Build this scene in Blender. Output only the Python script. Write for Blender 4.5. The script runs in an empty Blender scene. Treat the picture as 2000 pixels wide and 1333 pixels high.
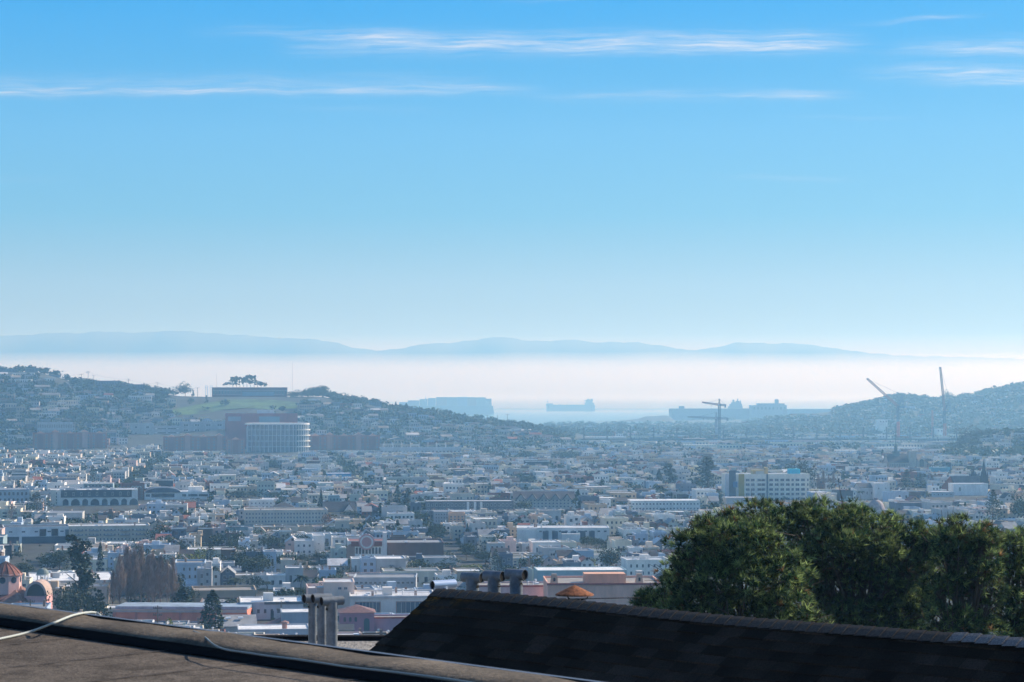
import bpy, math, random
from math import sin, cos, tan, pi, radians, atan2, sqrt, exp
import numpy as np
random.seed(7)
S = bpy.context.scene
COL = S.collection

# ------------------------------------------------------------------ camera
F = 4500.0; CX, CY = 1000.0, 666.5; CAMZ = 80.0
PITCH = math.atan((772 - 666.5) / F)
cd = bpy.data.cameras.new('camera'); cam = bpy.data.objects.new('camera', cd); COL.objects.link(cam)
cam.location = (0, 0, CAMZ); cam.rotation_euler = (pi/2 + PITCH, 0, 0)
cd.sensor_width = 36; cd.lens = 36 * F / 2000; cd.clip_start = 0.5; cd.clip_end = 60000
cd.dof.use_dof = True; cd.dof.focus_distance = 150; cd.dof.aperture_fstop = 13
S.camera = cam
# ------------------------------------------------------------------ sun, sky, exposure
SUN_AZ, SUN_EL = radians(55), radians(30)
sl = bpy.data.lights.new('sun', 'SUN'); sun = bpy.data.objects.new('sun', sl); COL.objects.link(sun)
sl.energy = 5.0; sl.angle = radians(0.5); sl.color = (1.0, 0.91, 0.77)
sun.rotation_euler = (pi/2 - SUN_EL, 0, -SUN_AZ + pi)
sun.location = (0, 0, 300)
S.view_settings.view_transform = 'Standard'; S.view_settings.look = 'None'
S.view_settings.exposure = 0.4; S.view_settings.gamma = 1
S.cycles.max_bounces = 5; S.cycles.volume_bounces = 2; S.cycles.transparent_max_bounces = 6
S.cycles.diffuse_bounces = 2; S.cycles.glossy_bounces = 2; S.cycles.use_denoising = True

W = bpy.data.worlds.new('World'); S.world = W; W.use_nodes = True
wn = W.node_tree; wn.nodes.clear()
def N(nt, t, **kw):
    n = nt.nodes.new(t)
    for k, v in kw.items(): setattr(n, k, v)
    return n
def wire(nt, n, i, v):
    if isinstance(v, bpy.types.NodeSocket): nt.links.new(v, n.inputs[i])
    elif v is not None: n.inputs[i].default_value = v
def M(nt, op, a, b=None, c=None, clamp=False):
    n = N(nt, 'ShaderNodeMath', operation=op, use_clamp=clamp)
    wire(nt, n, 0, a)
    if b is not None: wire(nt, n, 1, b)
    if c is not None: wire(nt, n, 2, c)
    return n.outputs[0]
def MIX(nt, f, a, b, blend='MIX'):
    n = N(nt, 'ShaderNodeMix', data_type='RGBA', blend_type=blend)
    wire(nt, n, 0, f); wire(nt, n, 6, a); wire(nt, n, 7, b)
    return n.outputs[2]
def RAMP(nt, f, stops, interp='LINEAR'):
    n = N(nt, 'ShaderNodeValToRGB'); r = n.color_ramp; r.interpolation = interp
    while len(r.elements) < len(stops): r.elements.new(0.5)
    for e, (p, c) in zip(r.elements, stops):
        e.position = p; e.color = (c[0], c[1], c[2], 1) if not isinstance(c, (int, float)) else (c, c, c, 1)
    wire(nt, n, 0, f)
    return n.outputs[0]
def NOISE(nt, vec, scale, detail=3, rough=0.55):
    n = N(nt, 'ShaderNodeTexNoise'); n.inputs['Scale'].default_value = scale
    n.inputs['Detail'].default_value = detail; n.inputs['Roughness'].default_value = rough
    if vec is not None: nt.links.new(vec, n.inputs['Vector'])
    return n.outputs[0]

tc = N(wn, 'ShaderNodeTexCoord'); sep = N(wn, 'ShaderNodeSeparateXYZ'); wn.links.new(tc.outputs['Generated'], sep.inputs[0])
X, Y, Z = sep.outputs
sky = N(wn, 'ShaderNodeTexSky', sky_type='NISHITA', sun_disc=False)
sky.sun_elevation = SUN_EL; sky.sun_rotation = SUN_AZ; sky.altitude = 50
sky.air_density = 1.0; sky.dust_density = 0.6; sky.ozone_density = 4.0
nish = MIX(wn, 1.0, sky.outputs[0], (0.75, 0.95, 1.18, 1), 'MULTIPLY')
# the band of sky low over the horizon: pale and warm at the skyline, azure a hand's breadth above
def ev(py): return sin(PITCH + math.atan((CY - py) / F))
SKYK = 1 / 0.11 / 1.56
stops = [(770, (1.20, 1.05, 0.80)), (700, (.9, .83, .7)), (655, (.34, .45, .40)), (560, (.33, .545, .70)), (420, (.165, .52, .84)),
         (260, (.135, .52, .97)), (120, (.06, .45, .97)), (0, (.012, .41, 1.02)), (-330, (0.02, .27, .85))]
low = RAMP(wn, M(wn, 'MULTIPLY', Z, 1/0.26), [(min(1, ev(p)/0.26), tuple(SKYK*c for c in col)) for p, col in stops])
low = MIX(wn, 1.0, low, RAMP(wn, M(wn, 'ADD', M(wn, 'MULTIPLY', X, 1.6), 0.5, clamp=True), [(0, (.93, .97, .99)), (1, (1.01, 1.0, 1.0))]), 'MULTIPLY')
blend = N(wn, 'ShaderNodeMapRange', interpolation_type='SMOOTHSTEP'); wire(wn, blend, 0, Z)
blend.inputs[1].default_value = 0.20; blend.inputs[2].default_value = 0.34
skyc = MIX(wn, blend.outputs[0], low, nish)
# cirrus streaks, laid out in directions of the sky (u = east-west, v = height)
Yp = M(wn, 'MAXIMUM', Y, 0.05)
U = M(wn, 'DIVIDE', X, Yp); V = M(wn, 'DIVIDE', Z, Yp)
cv = N(wn, 'ShaderNodeCombineXYZ'); wire(wn, cv, 0, M(wn, 'MULTIPLY', U, 22)); wire(wn, cv, 1, M(wn, 'MULTIPLY', V, 8))
warp = M(wn, 'MULTIPLY', M(wn, 'SUBTRACT', NOISE(wn, cv.outputs[0], 1.0, 3), 0.5), 0.006)
Vw = M(wn, 'ADD', V, warp)
cv2 = N(wn, 'ShaderNodeCombineXYZ'); wire(wn, cv2, 0, M(wn, 'MULTIPLY', U, 26)); wire(wn, cv2, 1, M(wn, 'ADD', M(wn, 'MULTIPLY', Vw, 520), M(wn, 'MULTIPLY', U, -9)))
fine = NOISE(wn, cv2.outputs[0], 1.0, 6, 0.62)
cv3 = N(wn, 'ShaderNodeCombineXYZ'); wire(wn, cv3, 0, M(wn, 'MULTIPLY', U, 60)); wire(wn, cv3, 1, M(wn, 'ADD', M(wn, 'MULTIPLY', Vw, 1100), M(wn, 'MULTIPLY', U, 22))); wire(wn, cv3, 2, 3.3)
fine2 = NOISE(wn, cv3.outputs[0], 1.0, 5, 0.6)
def vv(py): return tan(PITCH + math.atan((CY - py) / F))
tot = None
for (x0, x1, ya, yb, th, amp) in [(600, 1640, 88, 83, 15, 1.0), (430, 1000, 62, 76, 9, .40), (1100, 1600, 96, 92, 7, .6), (-300, 1010, 181, 176, 7, .75),
                              (-300, 900, 162, 160, 12, .30), (1080, 1600, 189, 185, 8, .40), (1480, 1615, 186, 186, 6, .75), (1770, 2400, 97, 103, 10, .95),
                              (1850, 2300, 82, 70, 7, .35), (1730, 2300, 140, 153, 12, .95), (1840, 2300, 165, 150, 5, .6), (1700, 1880, 45, 33, 4, .55), (1440, 1620, 346, 350, 4, .28),
                              (1560, 1760, 228, 231, 3, .18), (560, 820, 210, 216, 6, .14), (1000, 1140, 2, -2, 3, .35), (-100, 80, 345, 350, 5, .14)]:
    u0, u1 = (x0-1000)/F, (x1-1000)/F
    t = N(wn, 'ShaderNodeMapRange'); wire(wn, t, 0, U)
    t.inputs[1].default_value = u0; t.inputs[2].default_value = u1; t.inputs[3].default_value = vv(ya); t.inputs[4].default_value = vv(yb)
    d = M(wn, 'DIVIDE', M(wn, 'SUBTRACT', Vw, t.outputs[0]), th * 1.3 / F)
    g = M(wn, 'EXPONENT', M(wn, 'MULTIPLY', M(wn, 'MULTIPLY', d, d), -1.0))
    a = N(wn, 'ShaderNodeMapRange', interpolation_type='SMOOTHSTEP'); wire(wn, a, 0, U)
    a.inputs[1].default_value = u0 - .022; a.inputs[2].default_value = u0 + .035
    b = N(wn, 'ShaderNodeMapRange', interpolation_type='SMOOTHSTEP'); wire(wn, b, 0, U)
    b.inputs[1].default_value = u1 + .022; b.inputs[2].default_value = u1 - .02
    m = M(wn, 'MULTIPLY', M(wn, 'MULTIPLY', g, amp), M(wn, 'MULTIPLY', a.outputs[0], b.outputs[0]))
    tot = m if tot is None else M(wn, 'ADD', tot, m)
tex = M(wn, 'MULTIPLY', RAMP(wn, fine, [(.30, .05), (.70, 1.15)]), RAMP(wn, fine2, [(.28, .35), (.68, 1.1)]))
front = M(wn, 'GREATER_THAN', Y, 0.3)
cm = M(wn, 'MULTIPLY', M(wn, 'MULTIPLY', tot, tex), M(wn, 'MULTIPLY', front, 1.0), clamp=True)
cc = SKYK
skyc = MIX(wn, cm, skyc, (.66*cc, .80*cc, 1.02*cc, 1))
bg = N(wn, 'ShaderNodeBackground'); wn.links.new(skyc, bg.inputs[0]); bg.inputs[1].default_value = 0.11
wo = N(wn, 'ShaderNodeOutputWorld'); wn.links.new(bg.outputs[0], wo.inputs[0])

# ------------------------------------------------------------------ helpers
def P(px, py, D):
    a = (px - CX) / F; v = (CY - py) / F
    yy = cos(PITCH) - sin(PITCH) * v; zz = sin(PITCH) + cos(PITCH) * v
    return (a / yy * D, D, CAMZ + zz / yy * D)
def PZ(px, py, z):
    q = P(px, py, 1.0); return P(px, py, (z - CAMZ) / (q[2] - CAMZ))
def proj(x, y, z):
    dz = z - CAMZ
    d = cos(PITCH) * y + sin(PITCH) * dz; u = -sin(PITCH) * y + cos(PITCH) * dz
    return CX + F * x / d, CY - F * u / d
def sst(a, b, x):
    t = min(1, max(0, (x - a) / (b - a))); return t * t * (3 - 2 * t)
def interp(pts, x):
    if x <= pts[0][0]: return pts[0][1]
    for (a, b), (c, d) in zip(pts, pts[1:]):
        if x <= c: return b + (d - b) * (x - a) / (c - a)
    return pts[-1][1]

class MB:
    def __init__(s): s.v = []; s.f = []; s.m = []; s.c = []; s.col = None; s.mi = 0
    def add(s, vs, fs, mi=None):
        o = len(s.v); s.v += vs; mi = s.mi if mi is None else mi
        for f in fs:
            s.f.append(tuple(i + o for i in f)); s.m.append(mi)
            s.c.append(s.col)
    def box(s, x0, x1, y0, y1, z0, z1, mi=None, top=True):
        v = [(x0,y0,z0),(x1,y0,z0),(x1,y1,z0),(x0,y1,z0),(x0,y0,z1),(x1,y0,z1),(x1,y1,z1),(x0,y1,z1)]
        f = [(0,1,5,4),(1,2,6,5),(2,3,7,6),(3,0,4,7),(3,2,1,0)]
        if top: f.append((4,5,6,7))
        s.add(v, f, mi)
    def xbox(s, T, x0, x1, y0, y1, z0, z1, mi=None):   # box under a transform
        v = [T(*p) for p in [(x0,y0,z0),(x1,y0,z0),(x1,y1,z0),(x0,y1,z0),(x0,y0,z1),(x1,y0,z1),(x1,y1,z1),(x0,y1,z1)]]
        s.add(v, [(0,1,5,4),(1,2,6,5),(2,3,7,6),(3,0,4,7),(3,2,1,0),(4,5,6,7)], mi)
    def cyl(s, x, y, z0, z1, r0, r1=None, n=12, mi=None, cap=True):
        r1 = r0 if r1 is None else r1
        v = [(x + r0*cos(2*pi*i/n), y + r0*sin(2*pi*i/n), z0) for i in range(n)] + [(x + r1*cos(2*pi*i/n), y + r1*sin(2*pi*i/n), z1) for i in range(n)]
        f = [(i, (i+1) % n, n + (i+1) % n, n + i) for i in range(n)]
        if cap: f += [tuple(range(n, 2*n)), tuple(range(n-1, -1, -1))]
        s.add(v, f, mi)
    def bar(s, a, b, r, r2=None, n=5, mi=None):
        a = np.array(a, float); b = np.array(b, float); r2 = r if r2 is None else r2
        d = b - a; L = np.linalg.norm(d)
        if L < 1e-6: return
        d /= L; h = np.array((0, 0, 1.)) if abs(d[2]) < .9 else np.array((1., 0, 0))
        e = np.cross(d, h); e /= np.linalg.norm(e); g = np.cross(e, d)
        v = []
        for c, rr in ((a, r), (b, r2)):
            for i in range(n):
                t = 2*pi*i/n; v.append(tuple(c + rr*(cos(t)*e + sin(t)*g)))
        s.add(v, [(i, i+n, (i+1) % n + n, (i+1) % n) for i in range(n)] + [tuple(range(n)), tuple(range(2*n-1, n-1, -1))], mi)
    def tube(s, pts, r, n=8, mi=None):
        for a, b in zip(pts, pts[1:]): s.bar(a, b, r, n=n, mi=mi)
    def lathe(s, x, y, prof, n=16, a0=0, a1=2*pi, mi=None):
        k = n + (0 if abs(a1 - a0 - 2*pi) < 1e-6 else 1); v = []
        for (r, z) in prof:
            for i in range(k):
                t = a0 + (a1 - a0) * i / n; v.append((x + r*cos(t), y + r*sin(t), z))
        f = []
        for j in range(len(prof) - 1):
            for i in range(n):
                i2 = (i + 1) % k; f.append((j*k+i, j*k+i2, (j+1)*k+i2, (j+1)*k+i))
        s.add(v, f, mi)
    def gable(s, x0, x1, y0, y1, z, h, axis='y', mi=None, ov=0.3):
        if axis == 'y':    # ridge runs in depth, gable faces the camera
            xm = (x0 + x1) / 2
            v = [(x0-ov,y0-ov,z-.1),(x1+ov,y0-ov,z-.1),(xm,y0-ov,z+h),(x0-ov,y1+ov,z-.1),(x1+ov,y1+ov,z-.1),(xm,y1+ov,z+h)]
        else:
            ym = (y0 + y1) / 2
            v = [(x0-ov,y1+ov,z-.1),(x0-ov,y0-ov,z-.1),(x0-ov,ym,z+h),(x1+ov,y1+ov,z-.1),(x1+ov,y0-ov,z-.1),(x1+ov,ym,z+h)]
        s.add(v, [(0,1,2),(5,4,3),(0,2,5,3),(1,4,5,2),(0,3,4,1)], mi)
    def build(s, name, mats, parent=None, smooth=False, loc=None):
        me = bpy.data.meshes.new(name); me.from_pydata(s.v, [], s.f)
        if not isinstance(mats, (list, tuple)): mats = [mats]
        for m in mats: me.materials.append(m)
        if len(mats) > 1: me.polygons.foreach_set('material_index', s.m)
        if s.c and s.c[0] is not None:
            at = me.color_attributes.new('Col', 'FLOAT_COLOR', 'CORNER')
            ls = np.array([len(f) for f in s.f]); c = np.array([(k[0], k[1], k[2], 1.0) for k in s.c])
            at.data.foreach_set('color', np.repeat(c, ls, axis=0).ravel())
        if smooth: me.shade_smooth()
        me.update()
        o = bpy.data.objects.new(name, me); COL.objects.link(o)
        if parent is not None: o.parent = parent
        if loc is not None: o.location = loc
        return o

def tag(o, label=None, cat=None, group=None, kind=None):
    if label: o['label'] = label
    if cat: o['category'] = cat
    if group: o['group'] = group
    if kind: o['kind'] = kind
    return o
def empty(name, loc, rz=0, label=None, cat=None, group=None):
    o = bpy.data.objects.new(name, None); COL.objects.link(o); o.location = loc; o.rotation_euler = (0, 0, rz)
    o.empty_display_size = 1
    return tag(o, label, cat, group)
def copy_obj(src, parent=None, loc=None):
    c = src.copy(); COL.objects.link(c); c.parent = parent
    if loc is not None: c.location = loc
    return c
def copy_tree(o, parent=None):
    c = o.copy(); COL.objects.link(c); c.parent = parent
    for ch in list(o.children): copy_tree(ch, c)
    return c

# ------------------------------------------------------------------ materials
def mat(name, col, rough=.8, metal=0, noise=None, attr=False, objc=False, trans=0, spec=.3, noise2=None, bump=None):
    m = bpy.data.materials.new(name); m.use_nodes = True; nt = m.node_tree
    b = nt.nodes['Principled BSDF']; b.inputs['Roughness'].default_value = rough; b.inputs['Metallic'].default_value = metal
    b.inputs['Specular IOR Level'].default_value = spec
    c = N(nt, 'ShaderNodeRGB'); c.outputs[0].default_value = (*col, 1); c = c.outputs[0]
    t = N(nt, 'ShaderNodeTexCoord'); g = N(nt, 'ShaderNodeNewGeometry')
    if attr: c = N(nt, 'ShaderNodeVertexColor', layer_name='Col').outputs[0]
    if objc: c = N(nt, 'ShaderNodeObjectInfo').outputs['Color']
    for nz in (noise, noise2):
        if nz:   # (scale, low, high) multiplies the colour
            mp = N(nt, 'ShaderNodeMapping'); nt.links.new(g.outputs['Position'], mp.inputs[0])
            if len(nz) > 3: mp.inputs['Scale'].default_value = nz[3]
            f = NOISE(nt, mp.outputs[0], nz[0], 5, .6)
            c = MIX(nt, 1.0, c, RAMP(nt, f, [(.3, nz[1]), (.7, nz[2])]), 'MULTIPLY')
    nt.links.new(c, b.inputs['Base Color'])
    if bump:
        bn = N(nt, 'ShaderNodeBump'); bn.inputs['Strength'].default_value = bump[1]; bn.inputs['Distance'].default_value = bump[2] if len(bump) > 2 else .02
        nt.links.new(NOISE(nt, g.outputs['Position'], bump[0], 4), bn.inputs['Height']); nt.links.new(bn.outputs[0], b.inputs['Normal'])
    if trans:
        tr = N(nt, 'ShaderNodeBsdfTranslucent'); nt.links.new(c, tr.inputs[0])
        mx = N(nt, 'ShaderNodeMixShader'); mx.inputs[0].default_value = trans
        nt.links.new(b.outputs[0], mx.inputs[1]); nt.links.new(tr.outputs[0], mx.inputs[2])
        nt.links.new(mx.outputs[0], nt.nodes['Material Output'].inputs[0])
    return m

WALL = mat('painted_wall', (1,1,1), .85, objc=True, noise=(.35, .78, 1.08, (1, 1, .35)))
ROOF = mat('roof_coat', (1,1,1), .6, objc=True, noise=(.25, .62, 1.12), noise2=(1.4, .8, 1.1))
TILE = mat('clay_tile', (1,1,1), .8, objc=True, noise=(1.2, .6, 1.15))
GLASS = mat('window_glass', (.035, .05, .07), .12, spec=.6, noise=(.9, .5, 1.6))
GLASSW = mat('bright_window', (.07, .12, .17), .12, spec=.6)
TRIM = mat('trim', (.62, .62, .60), .7)
WALLA = mat('far_wall', (1,1,1), .85, attr=True, noise=(.12, .8, 1.1))
PALE = mat('plain_paint', (1,1,1), .8, objc=True)
METAL = mat('galvanised_metal', (.19, .215, .235), .6, .15, noise=(9, .65, 1.15), noise2=(40, .8, 1.1), bump=(30, .25, .01))
DARKIN = mat('painted_inside_shade', (.01, .01, .01), .9)  # black put in as the shade inside vent mouths and slots
BARK = mat('bark', (.10, .075, .055), .9, noise=(3, .6, 1.3))
STEEL = mat('crane_steel', (1,1,1), .6, objc=True)
def leafmat(name, a, b, trans=.3, sc=.6):
    m = bpy.data.materials.new(name); m.use_nodes = True; nt = m.node_tree
    bs = nt.nodes['Principled BSDF']; bs.inputs['Roughness'].default_value = .6; bs.inputs['Specular IOR Level'].default_value = .25
    g = N(nt, 'ShaderNodeNewGeometry')
    f = NOISE(nt, g.outputs['Position'], sc, 4, .7)
    c = RAMP(nt, f, [(.32, a), (.68, b)])
    rnd = RAMP(nt, g.outputs['Random Per Island'], [(0, .5), (1, 1.6)])
    c = MIX(nt, 1.0, c, rnd, 'MULTIPLY')
    nt.links.new(c, bs.inputs['Base Color'])
    tr = N(nt, 'ShaderNodeBsdfTranslucent'); nt.links.new(c, tr.inputs[0])
    mx = N(nt, 'ShaderNodeMixShader'); mx.inputs[0].default_value = trans
    nt.links.new(bs.outputs[0], mx.inputs[1]); nt.links.new(tr.outputs[0], mx.inputs[2])
    nt.links.new(mx.outputs[0], nt.nodes['Material Output'].inputs[0])
    return m
LEAF = leafmat('leaves', (.022, .038, .024), (.055, .078, .040))
CONI = leafmat('conifer_needles', (.020, .036, .026), (.05, .07, .04), .2)
NEEDLE = leafmat('pine_needles', (.8, .8, .8), (1.65, 1.7, 1.6), .5, .9)
_nt = NEEDLE.node_tree; _va = N(_nt, 'ShaderNodeVertexColor', layer_name='Col'); _bs = _nt.nodes['Principled BSDF']
_old = _bs.inputs['Base Color'].links[0].from_socket; _c = MIX(_nt, 1.0, _va.outputs[0], _old, 'MULTIPLY')
_nt.links.new(_c, _bs.inputs['Base Color'])
for _n in _nt.nodes:
    if _n.type == 'BSDF_TRANSLUCENT': _nt.links.new(_c, _n.inputs[0])
DRYLEAF = leafmat('reddish_leaves', (.12, .06, .035), (.22, .12, .06))
LIME = leafmat('yellow_green_leaves', (.09, .12, .03), (.18, .20, .05))
TWIG = mat('bare_twigs', (.27, .205, .175), .9, noise=(.5, .6, 1.25))
# ------------------------------------------------------------------ terrain
HILL = [(-900,712),(0,727),(75,727),(115,738),(150,750),(185,753),(235,757),(280,763),(345,774),(415,776),(560,776),(600,775),(640,776),(665,783),(720,790),(760,800),
        (800,806),(850,812),(920,823),(980,831),(1040,839),(1080,850),(1130,860),(1180,884),(1300,885)]
HILL2 = [(1400,860),(1440,842),(1500,826),(1560,817),(1600,808),(1650,803),(1680,796),(1710,788),(1760,778),(1800,780),(1830,788),(1850,782),(1880,782),(1930,770),(1965,762),(2000,756),(2600,735)]
def wob(x, y, k=1.0):
    return k * (sin(x*.021+1.3)*cos(y*.017) + .6*sin(x*.053+y*.031) + .35*sin(x*.11-y*.09+2))
def ground(x, y):
    px = 1000 + F * x / max(y, 1.0)
    z = interp([(-200, 66), (60, 64), (130, 58), (300, 40), (620, 12), (2650, 12), (3800, 6.5), (5200, 3), (5900, 2.5), (7600, 2.2)], y)
    if y > 2500 and px < 1250:
        D0 = 3350; zs = P(px, interp(HILL, px), D0)[2]
        f = sst(2640, D0, y) * (1 - sst(D0 + 150, 4600, y))
        if zs > z: z = z + (zs - z) * f + wob(x, y, 1.6) * f * (1-f) * 4
    if y > 3900 and px > 1380:
        D0 = 5200; zs = P(px, interp(HILL2, px), D0)[2]
        f = sst(4000, D0, y) * (1 - sst(D0 + 200, 6800, y))
        if zs > z: z = z + (zs - z) * f + wob(x, y, 2) * f * (1-f) * 4
    if 2100 < y < 3200 and px > 1820:
        f = sst(2250, 2550, y) * (1 - sst(2650, 3150, y)) * sst(1840, 1960, px)
        z += 17 * f
    if y > 6050:
        sh = interp([(900, 6050), (1250, 6050), (1330, 7000), (1420, 7500), (1620, 7600), (2300, 7600)], px)
        z -= 8 * sst(sh, sh + 60, y)
    return z
Ds = [-150, -60, 0, 20, 40, 60, 90, 130, 200, 300, 400, 500, 620, 750, 1000, 1400, 1900, 2200] + list(range(2300, 5400, 55)) + list(range(5400, 6000, 150)) + list(range(6000, 7800, 60))
NX = 150; v = []; f = []
for i, D in enumerate(Ds):
    for j in range(NX + 1):
        x = (j / NX * 2 - 1) * .36 * (abs(D) + 250); v.append((x, D, ground(x, D)))
for i in range(len(Ds) - 1):
    for j in range(NX): a = i*(NX+1) + j; f.append((a, a+1, a+NX+2, a+NX+1))
mb = MB(); mb.add(v, f)
GM = mat('earth_and_paving', (.050, .056, .050), .95, noise=(.02, .6, 1.3), noise2=(.2, .6, 1.4))
tag(mb.build('ground', GM, smooth=True), kind='structure')
# grassy patch near the hill's crest
GR = mat('hill_grass', (.055, .105, .032), .95, noise=(.03, .35, 1.7), noise2=(.15, .6, 1.5))
v = []; f = []; nu, nv = 40, 14
gtop = [(330,803),(350,797),(400,788),(440,781),(480,780),(530,781),(580,786)]; gbot = [(330,806),(355,811),(400,808),(440,800),(480,797),(530,800),(580,798)]
for j in range(nv + 1):
    for i in range(nu + 1):
        px = 335 + 245 * i / nu; y0 = 2960; y1 = 3330
        a = interp(gtop, px); b = interp(gbot, px)
        # find depth on the slope where the terrain projects to this height
        want = b + (a - b) * j / nv; lo, hi = 2700, 3345
        for _ in range(18):
            m_ = (lo + hi) / 2; x = (px-1000)/F*m_
            if proj(x, m_, ground(x, m_) + .6)[1] > want: lo = m_
            else: hi = m_
        x = (px-1000)/F*m_; v.append((x, m_, ground(x, m_) + .6))
for j in range(nv):
    for i in range(nu): a = j*(nu+1)+i; f.append((a, a+1, a+nu+2, a+nu+1))
mb = MB(); mb.add(v, f); tag(mb.build('grass_slope', GR, smooth=True), kind='structure')
# water of the bay
wm = bpy.data.materials.new('bay_water'); wm.use_nodes = True; nt = wm.node_tree; b = nt.nodes['Principled BSDF']
b.inputs['Base Color'].default_value = (.05, .09, .12, 1); b.inputs['Roughness'].default_value = .22
g = N(nt, 'ShaderNodeNewGeometry'); mp = N(nt, 'ShaderNodeMapping'); mp.inputs['Scale'].default_value = (.004, .02, 1); nt.links.new(g.outputs[0], mp.inputs[0])
bn = N(nt, 'ShaderNodeBump'); bn.inputs['Strength'].default_value = .25; bn.inputs['Distance'].default_value = 8
nt.links.new(NOISE(nt, mp.outputs[0], 1, 5), bn.inputs['Height']); nt.links.new(bn.outputs[0], b.inputs['Normal'])
mb = MB(); mb.add([(-6300, 4300, 0), (6300, 4300, 0), (6300, 15300, 0), (-6300, 15300, 0)], [(0,1,2,3)]); tag(mb.build('water', wm), kind='structure')
# low headland in the bay
prof = [(1165,0),(1200,1),(1230,4),(1245,6),(1262,12),(1280,12.5),(1300,14),(1308,12),(1316,3),(1340,0)]
v = []; f = []; n = 60
for i in range(n + 1):
    px = 1165 + 175*i/n; h = interp(prof, px) * 1.3
    for k, (dy, hh) in enumerate([(-90, -1), (-50, .55), (0, 1), (70, .7), (140, -1)]):
        D = 7000 + dy; v.append(((px-1000)/F*D, D, h*hh if hh > 0 else -1))
for i in range(n):
    for k in range(4): a = i*5+k; f.append((a, a+5, a+6, a+1))
mb = MB(); mb.add(v, f); tag(mb.build('headland', GM, smooth=True), kind='structure')
# far mountains
MT = [(-700,668),(-200,660),(0,656),(60,654),(105,650),(150,652),(200,648),(260,650),(345,646.5),(420,652),(480,655),(545,661),(600,662),(650,668),(680,677),(715,683),(745,685),(780,682),(830,672),(880,670),(945,662),
      (980,658),(1020,665),(1060,667),(1125,663),(1150,669),(1240,669),(1290,675),(1350,685),(1400,679),(1440,669),(1500,671),(1560,671),(1600,677),(1650,684),(1700,690),(1780,696),(1900,698),(2050,703),(2700,690)]
random.seed(3)
v = []; f = []; n = 380
for i in range(n + 1):
    px = -800 + 3600 * i / n; top = interp(MT, px) + .8*sin(px*.13) + .6*sin(px*.31+1) + .3*sin(px*.77)
    for D, k in ((13900, 0), (14000, .3), (14100, .55), (14200, .8), (14400, 1), (14700, .7), (15100, 0)):
        zt = P(px, top, 14400)[2]
        z = zt*k + (18*sin(px*.05 + D*.01) + 12*sin(px*.11 - D*.02))*k*(1-k)*3
        v.append(((px-1000)/F*14400, D + 40*sin(px*.03), max(-2, z) if k else -2))
for i in range(n):
    for k in range(6): a = i*7+k; f.append((a, a+7, a+8, a+1))
MM = mat('mountain_scrub', (.07, .08, .05), .95, noise=(.002, .7, 1.3))
mb = MB(); mb.add(v, f); tag(mb.build('mountains', MM, smooth=True), kind='structure')
def volume(name, col, dens, g, ab=1):
    m = bpy.data.materials.new(name); m.use_nodes = True; nt = m.node_tree; nt.nodes.remove(nt.nodes['Principled BSDF'])
    p = N(nt, 'ShaderNodeVolumePrincipled'); p.inputs['Color'].default_value = (*col, 1); p.inputs['Density'].default_value = dens
    p.inputs['Anisotropy'].default_value = g; p.inputs['Absorption Color'].default_value = (ab, ab, ab, 1)
    nt.links.new(p.outputs[0], nt.nodes['Material Output'].inputs['Volume']); return m
HAZE = volume('haze_air', (.29, .62, .95), 1/6500, .3)
mb = MB(); mb.box(-6500, 6500, -400, 15500, -9, 470)
tag(mb.build('haze', HAZE), kind='stuff')
# bank of sea fog lying on the bay in front of the mountains
FOG = volume('sea_fog', (1.0, .965, .84), 1/330, .5, 0)
sec = [(11600, 66), (11950, 95), (12200, 180), (12350, 222), (12500, 250), (12640, 278), (12760, 318), (12860, 280), (12980, 250), (13130, 220), (13260, 100), (13230, 12), (12900, 2), (12700, 2), (12300, 16)]
v = []; f = []; n = 60
for i in range(n + 1):
    x = -6200 + 12400 * i / n; s_ = 1 + .012*sin(x*.0023) + .008*sin(x*.0071+1)
    for (y, z) in sec: v.append((x, y, 1 + (z-1) * s_))
k = len(sec)
for i in range(n):
    for j in range(k - 1): a = i*k+j; f.append((a, a+k, a+k+1, a+1))
    f.append((i*k, i*k+k-1, (i+1)*k+k-1, (i+1)*k))
f += [tuple(range(k)), tuple(range(n*k+k-1, n*k-1, -1))]
mb = MB(); mb.add(v, f); tag(mb.build('fog_bank', FOG), kind='stuff')
# ------------------------------------------------------------------ nearby roofs
def T2(ox, oy, oz, ang):
    c, s_ = cos(ang), sin(ang)
    return lambda x, y, z: (ox + c*x - s_*y, oy + s_*x + c*y, oz + z)
# flat brown roof with a raised curb, lower left
zt = 78.72
A = np.array(PZ(0, 1177, zt)); B = np.array(PZ(1180, 1333, zt))
dr = (B - A); dr /= np.linalg.norm(dr); inn = np.array((-dr[1], dr[0], 0)); inn = inn if inn[1] < 0 else -inn
DECK = bpy.data.materials.new('cap_sheet'); DECK.use_nodes = True; nt = DECK.node_tree; b = nt.nodes['Principled BSDF']
b.inputs['Roughness'].default_value = .95; b.inputs['Specular IOR Level'].default_value = .1
g = N(nt, 'ShaderNodeNewGeometry')
mp = N(nt, 'ShaderNodeMapping'); nt.links.new(g.outputs[0], mp.inputs[0]); mp.inputs['Scale'].default_value = (1, .35, 1)
c = MIX(nt, 1, RAMP(nt, NOISE(nt, mp.outputs[0], 1.3, 6, .7), [(.3, (.105, .085, .066)), (.7, (.165, .136, .108))]), RAMP(nt, NOISE(nt, g.outputs[0], 70, 3, .7), [(.35, .5), (.68, 1.5)]), 'MULTIPLY')
st = RAMP(nt, NOISE(nt, g.outputs[0], 3.2, 7, .75), [(.40, .62), (.50, 1.0), (.62, 1.0), (.74, 1.28)])
c = MIX(nt, 1, c, st, 'MULTIPLY')
nt.links.new(c, b.inputs['Base Color'])
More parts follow.
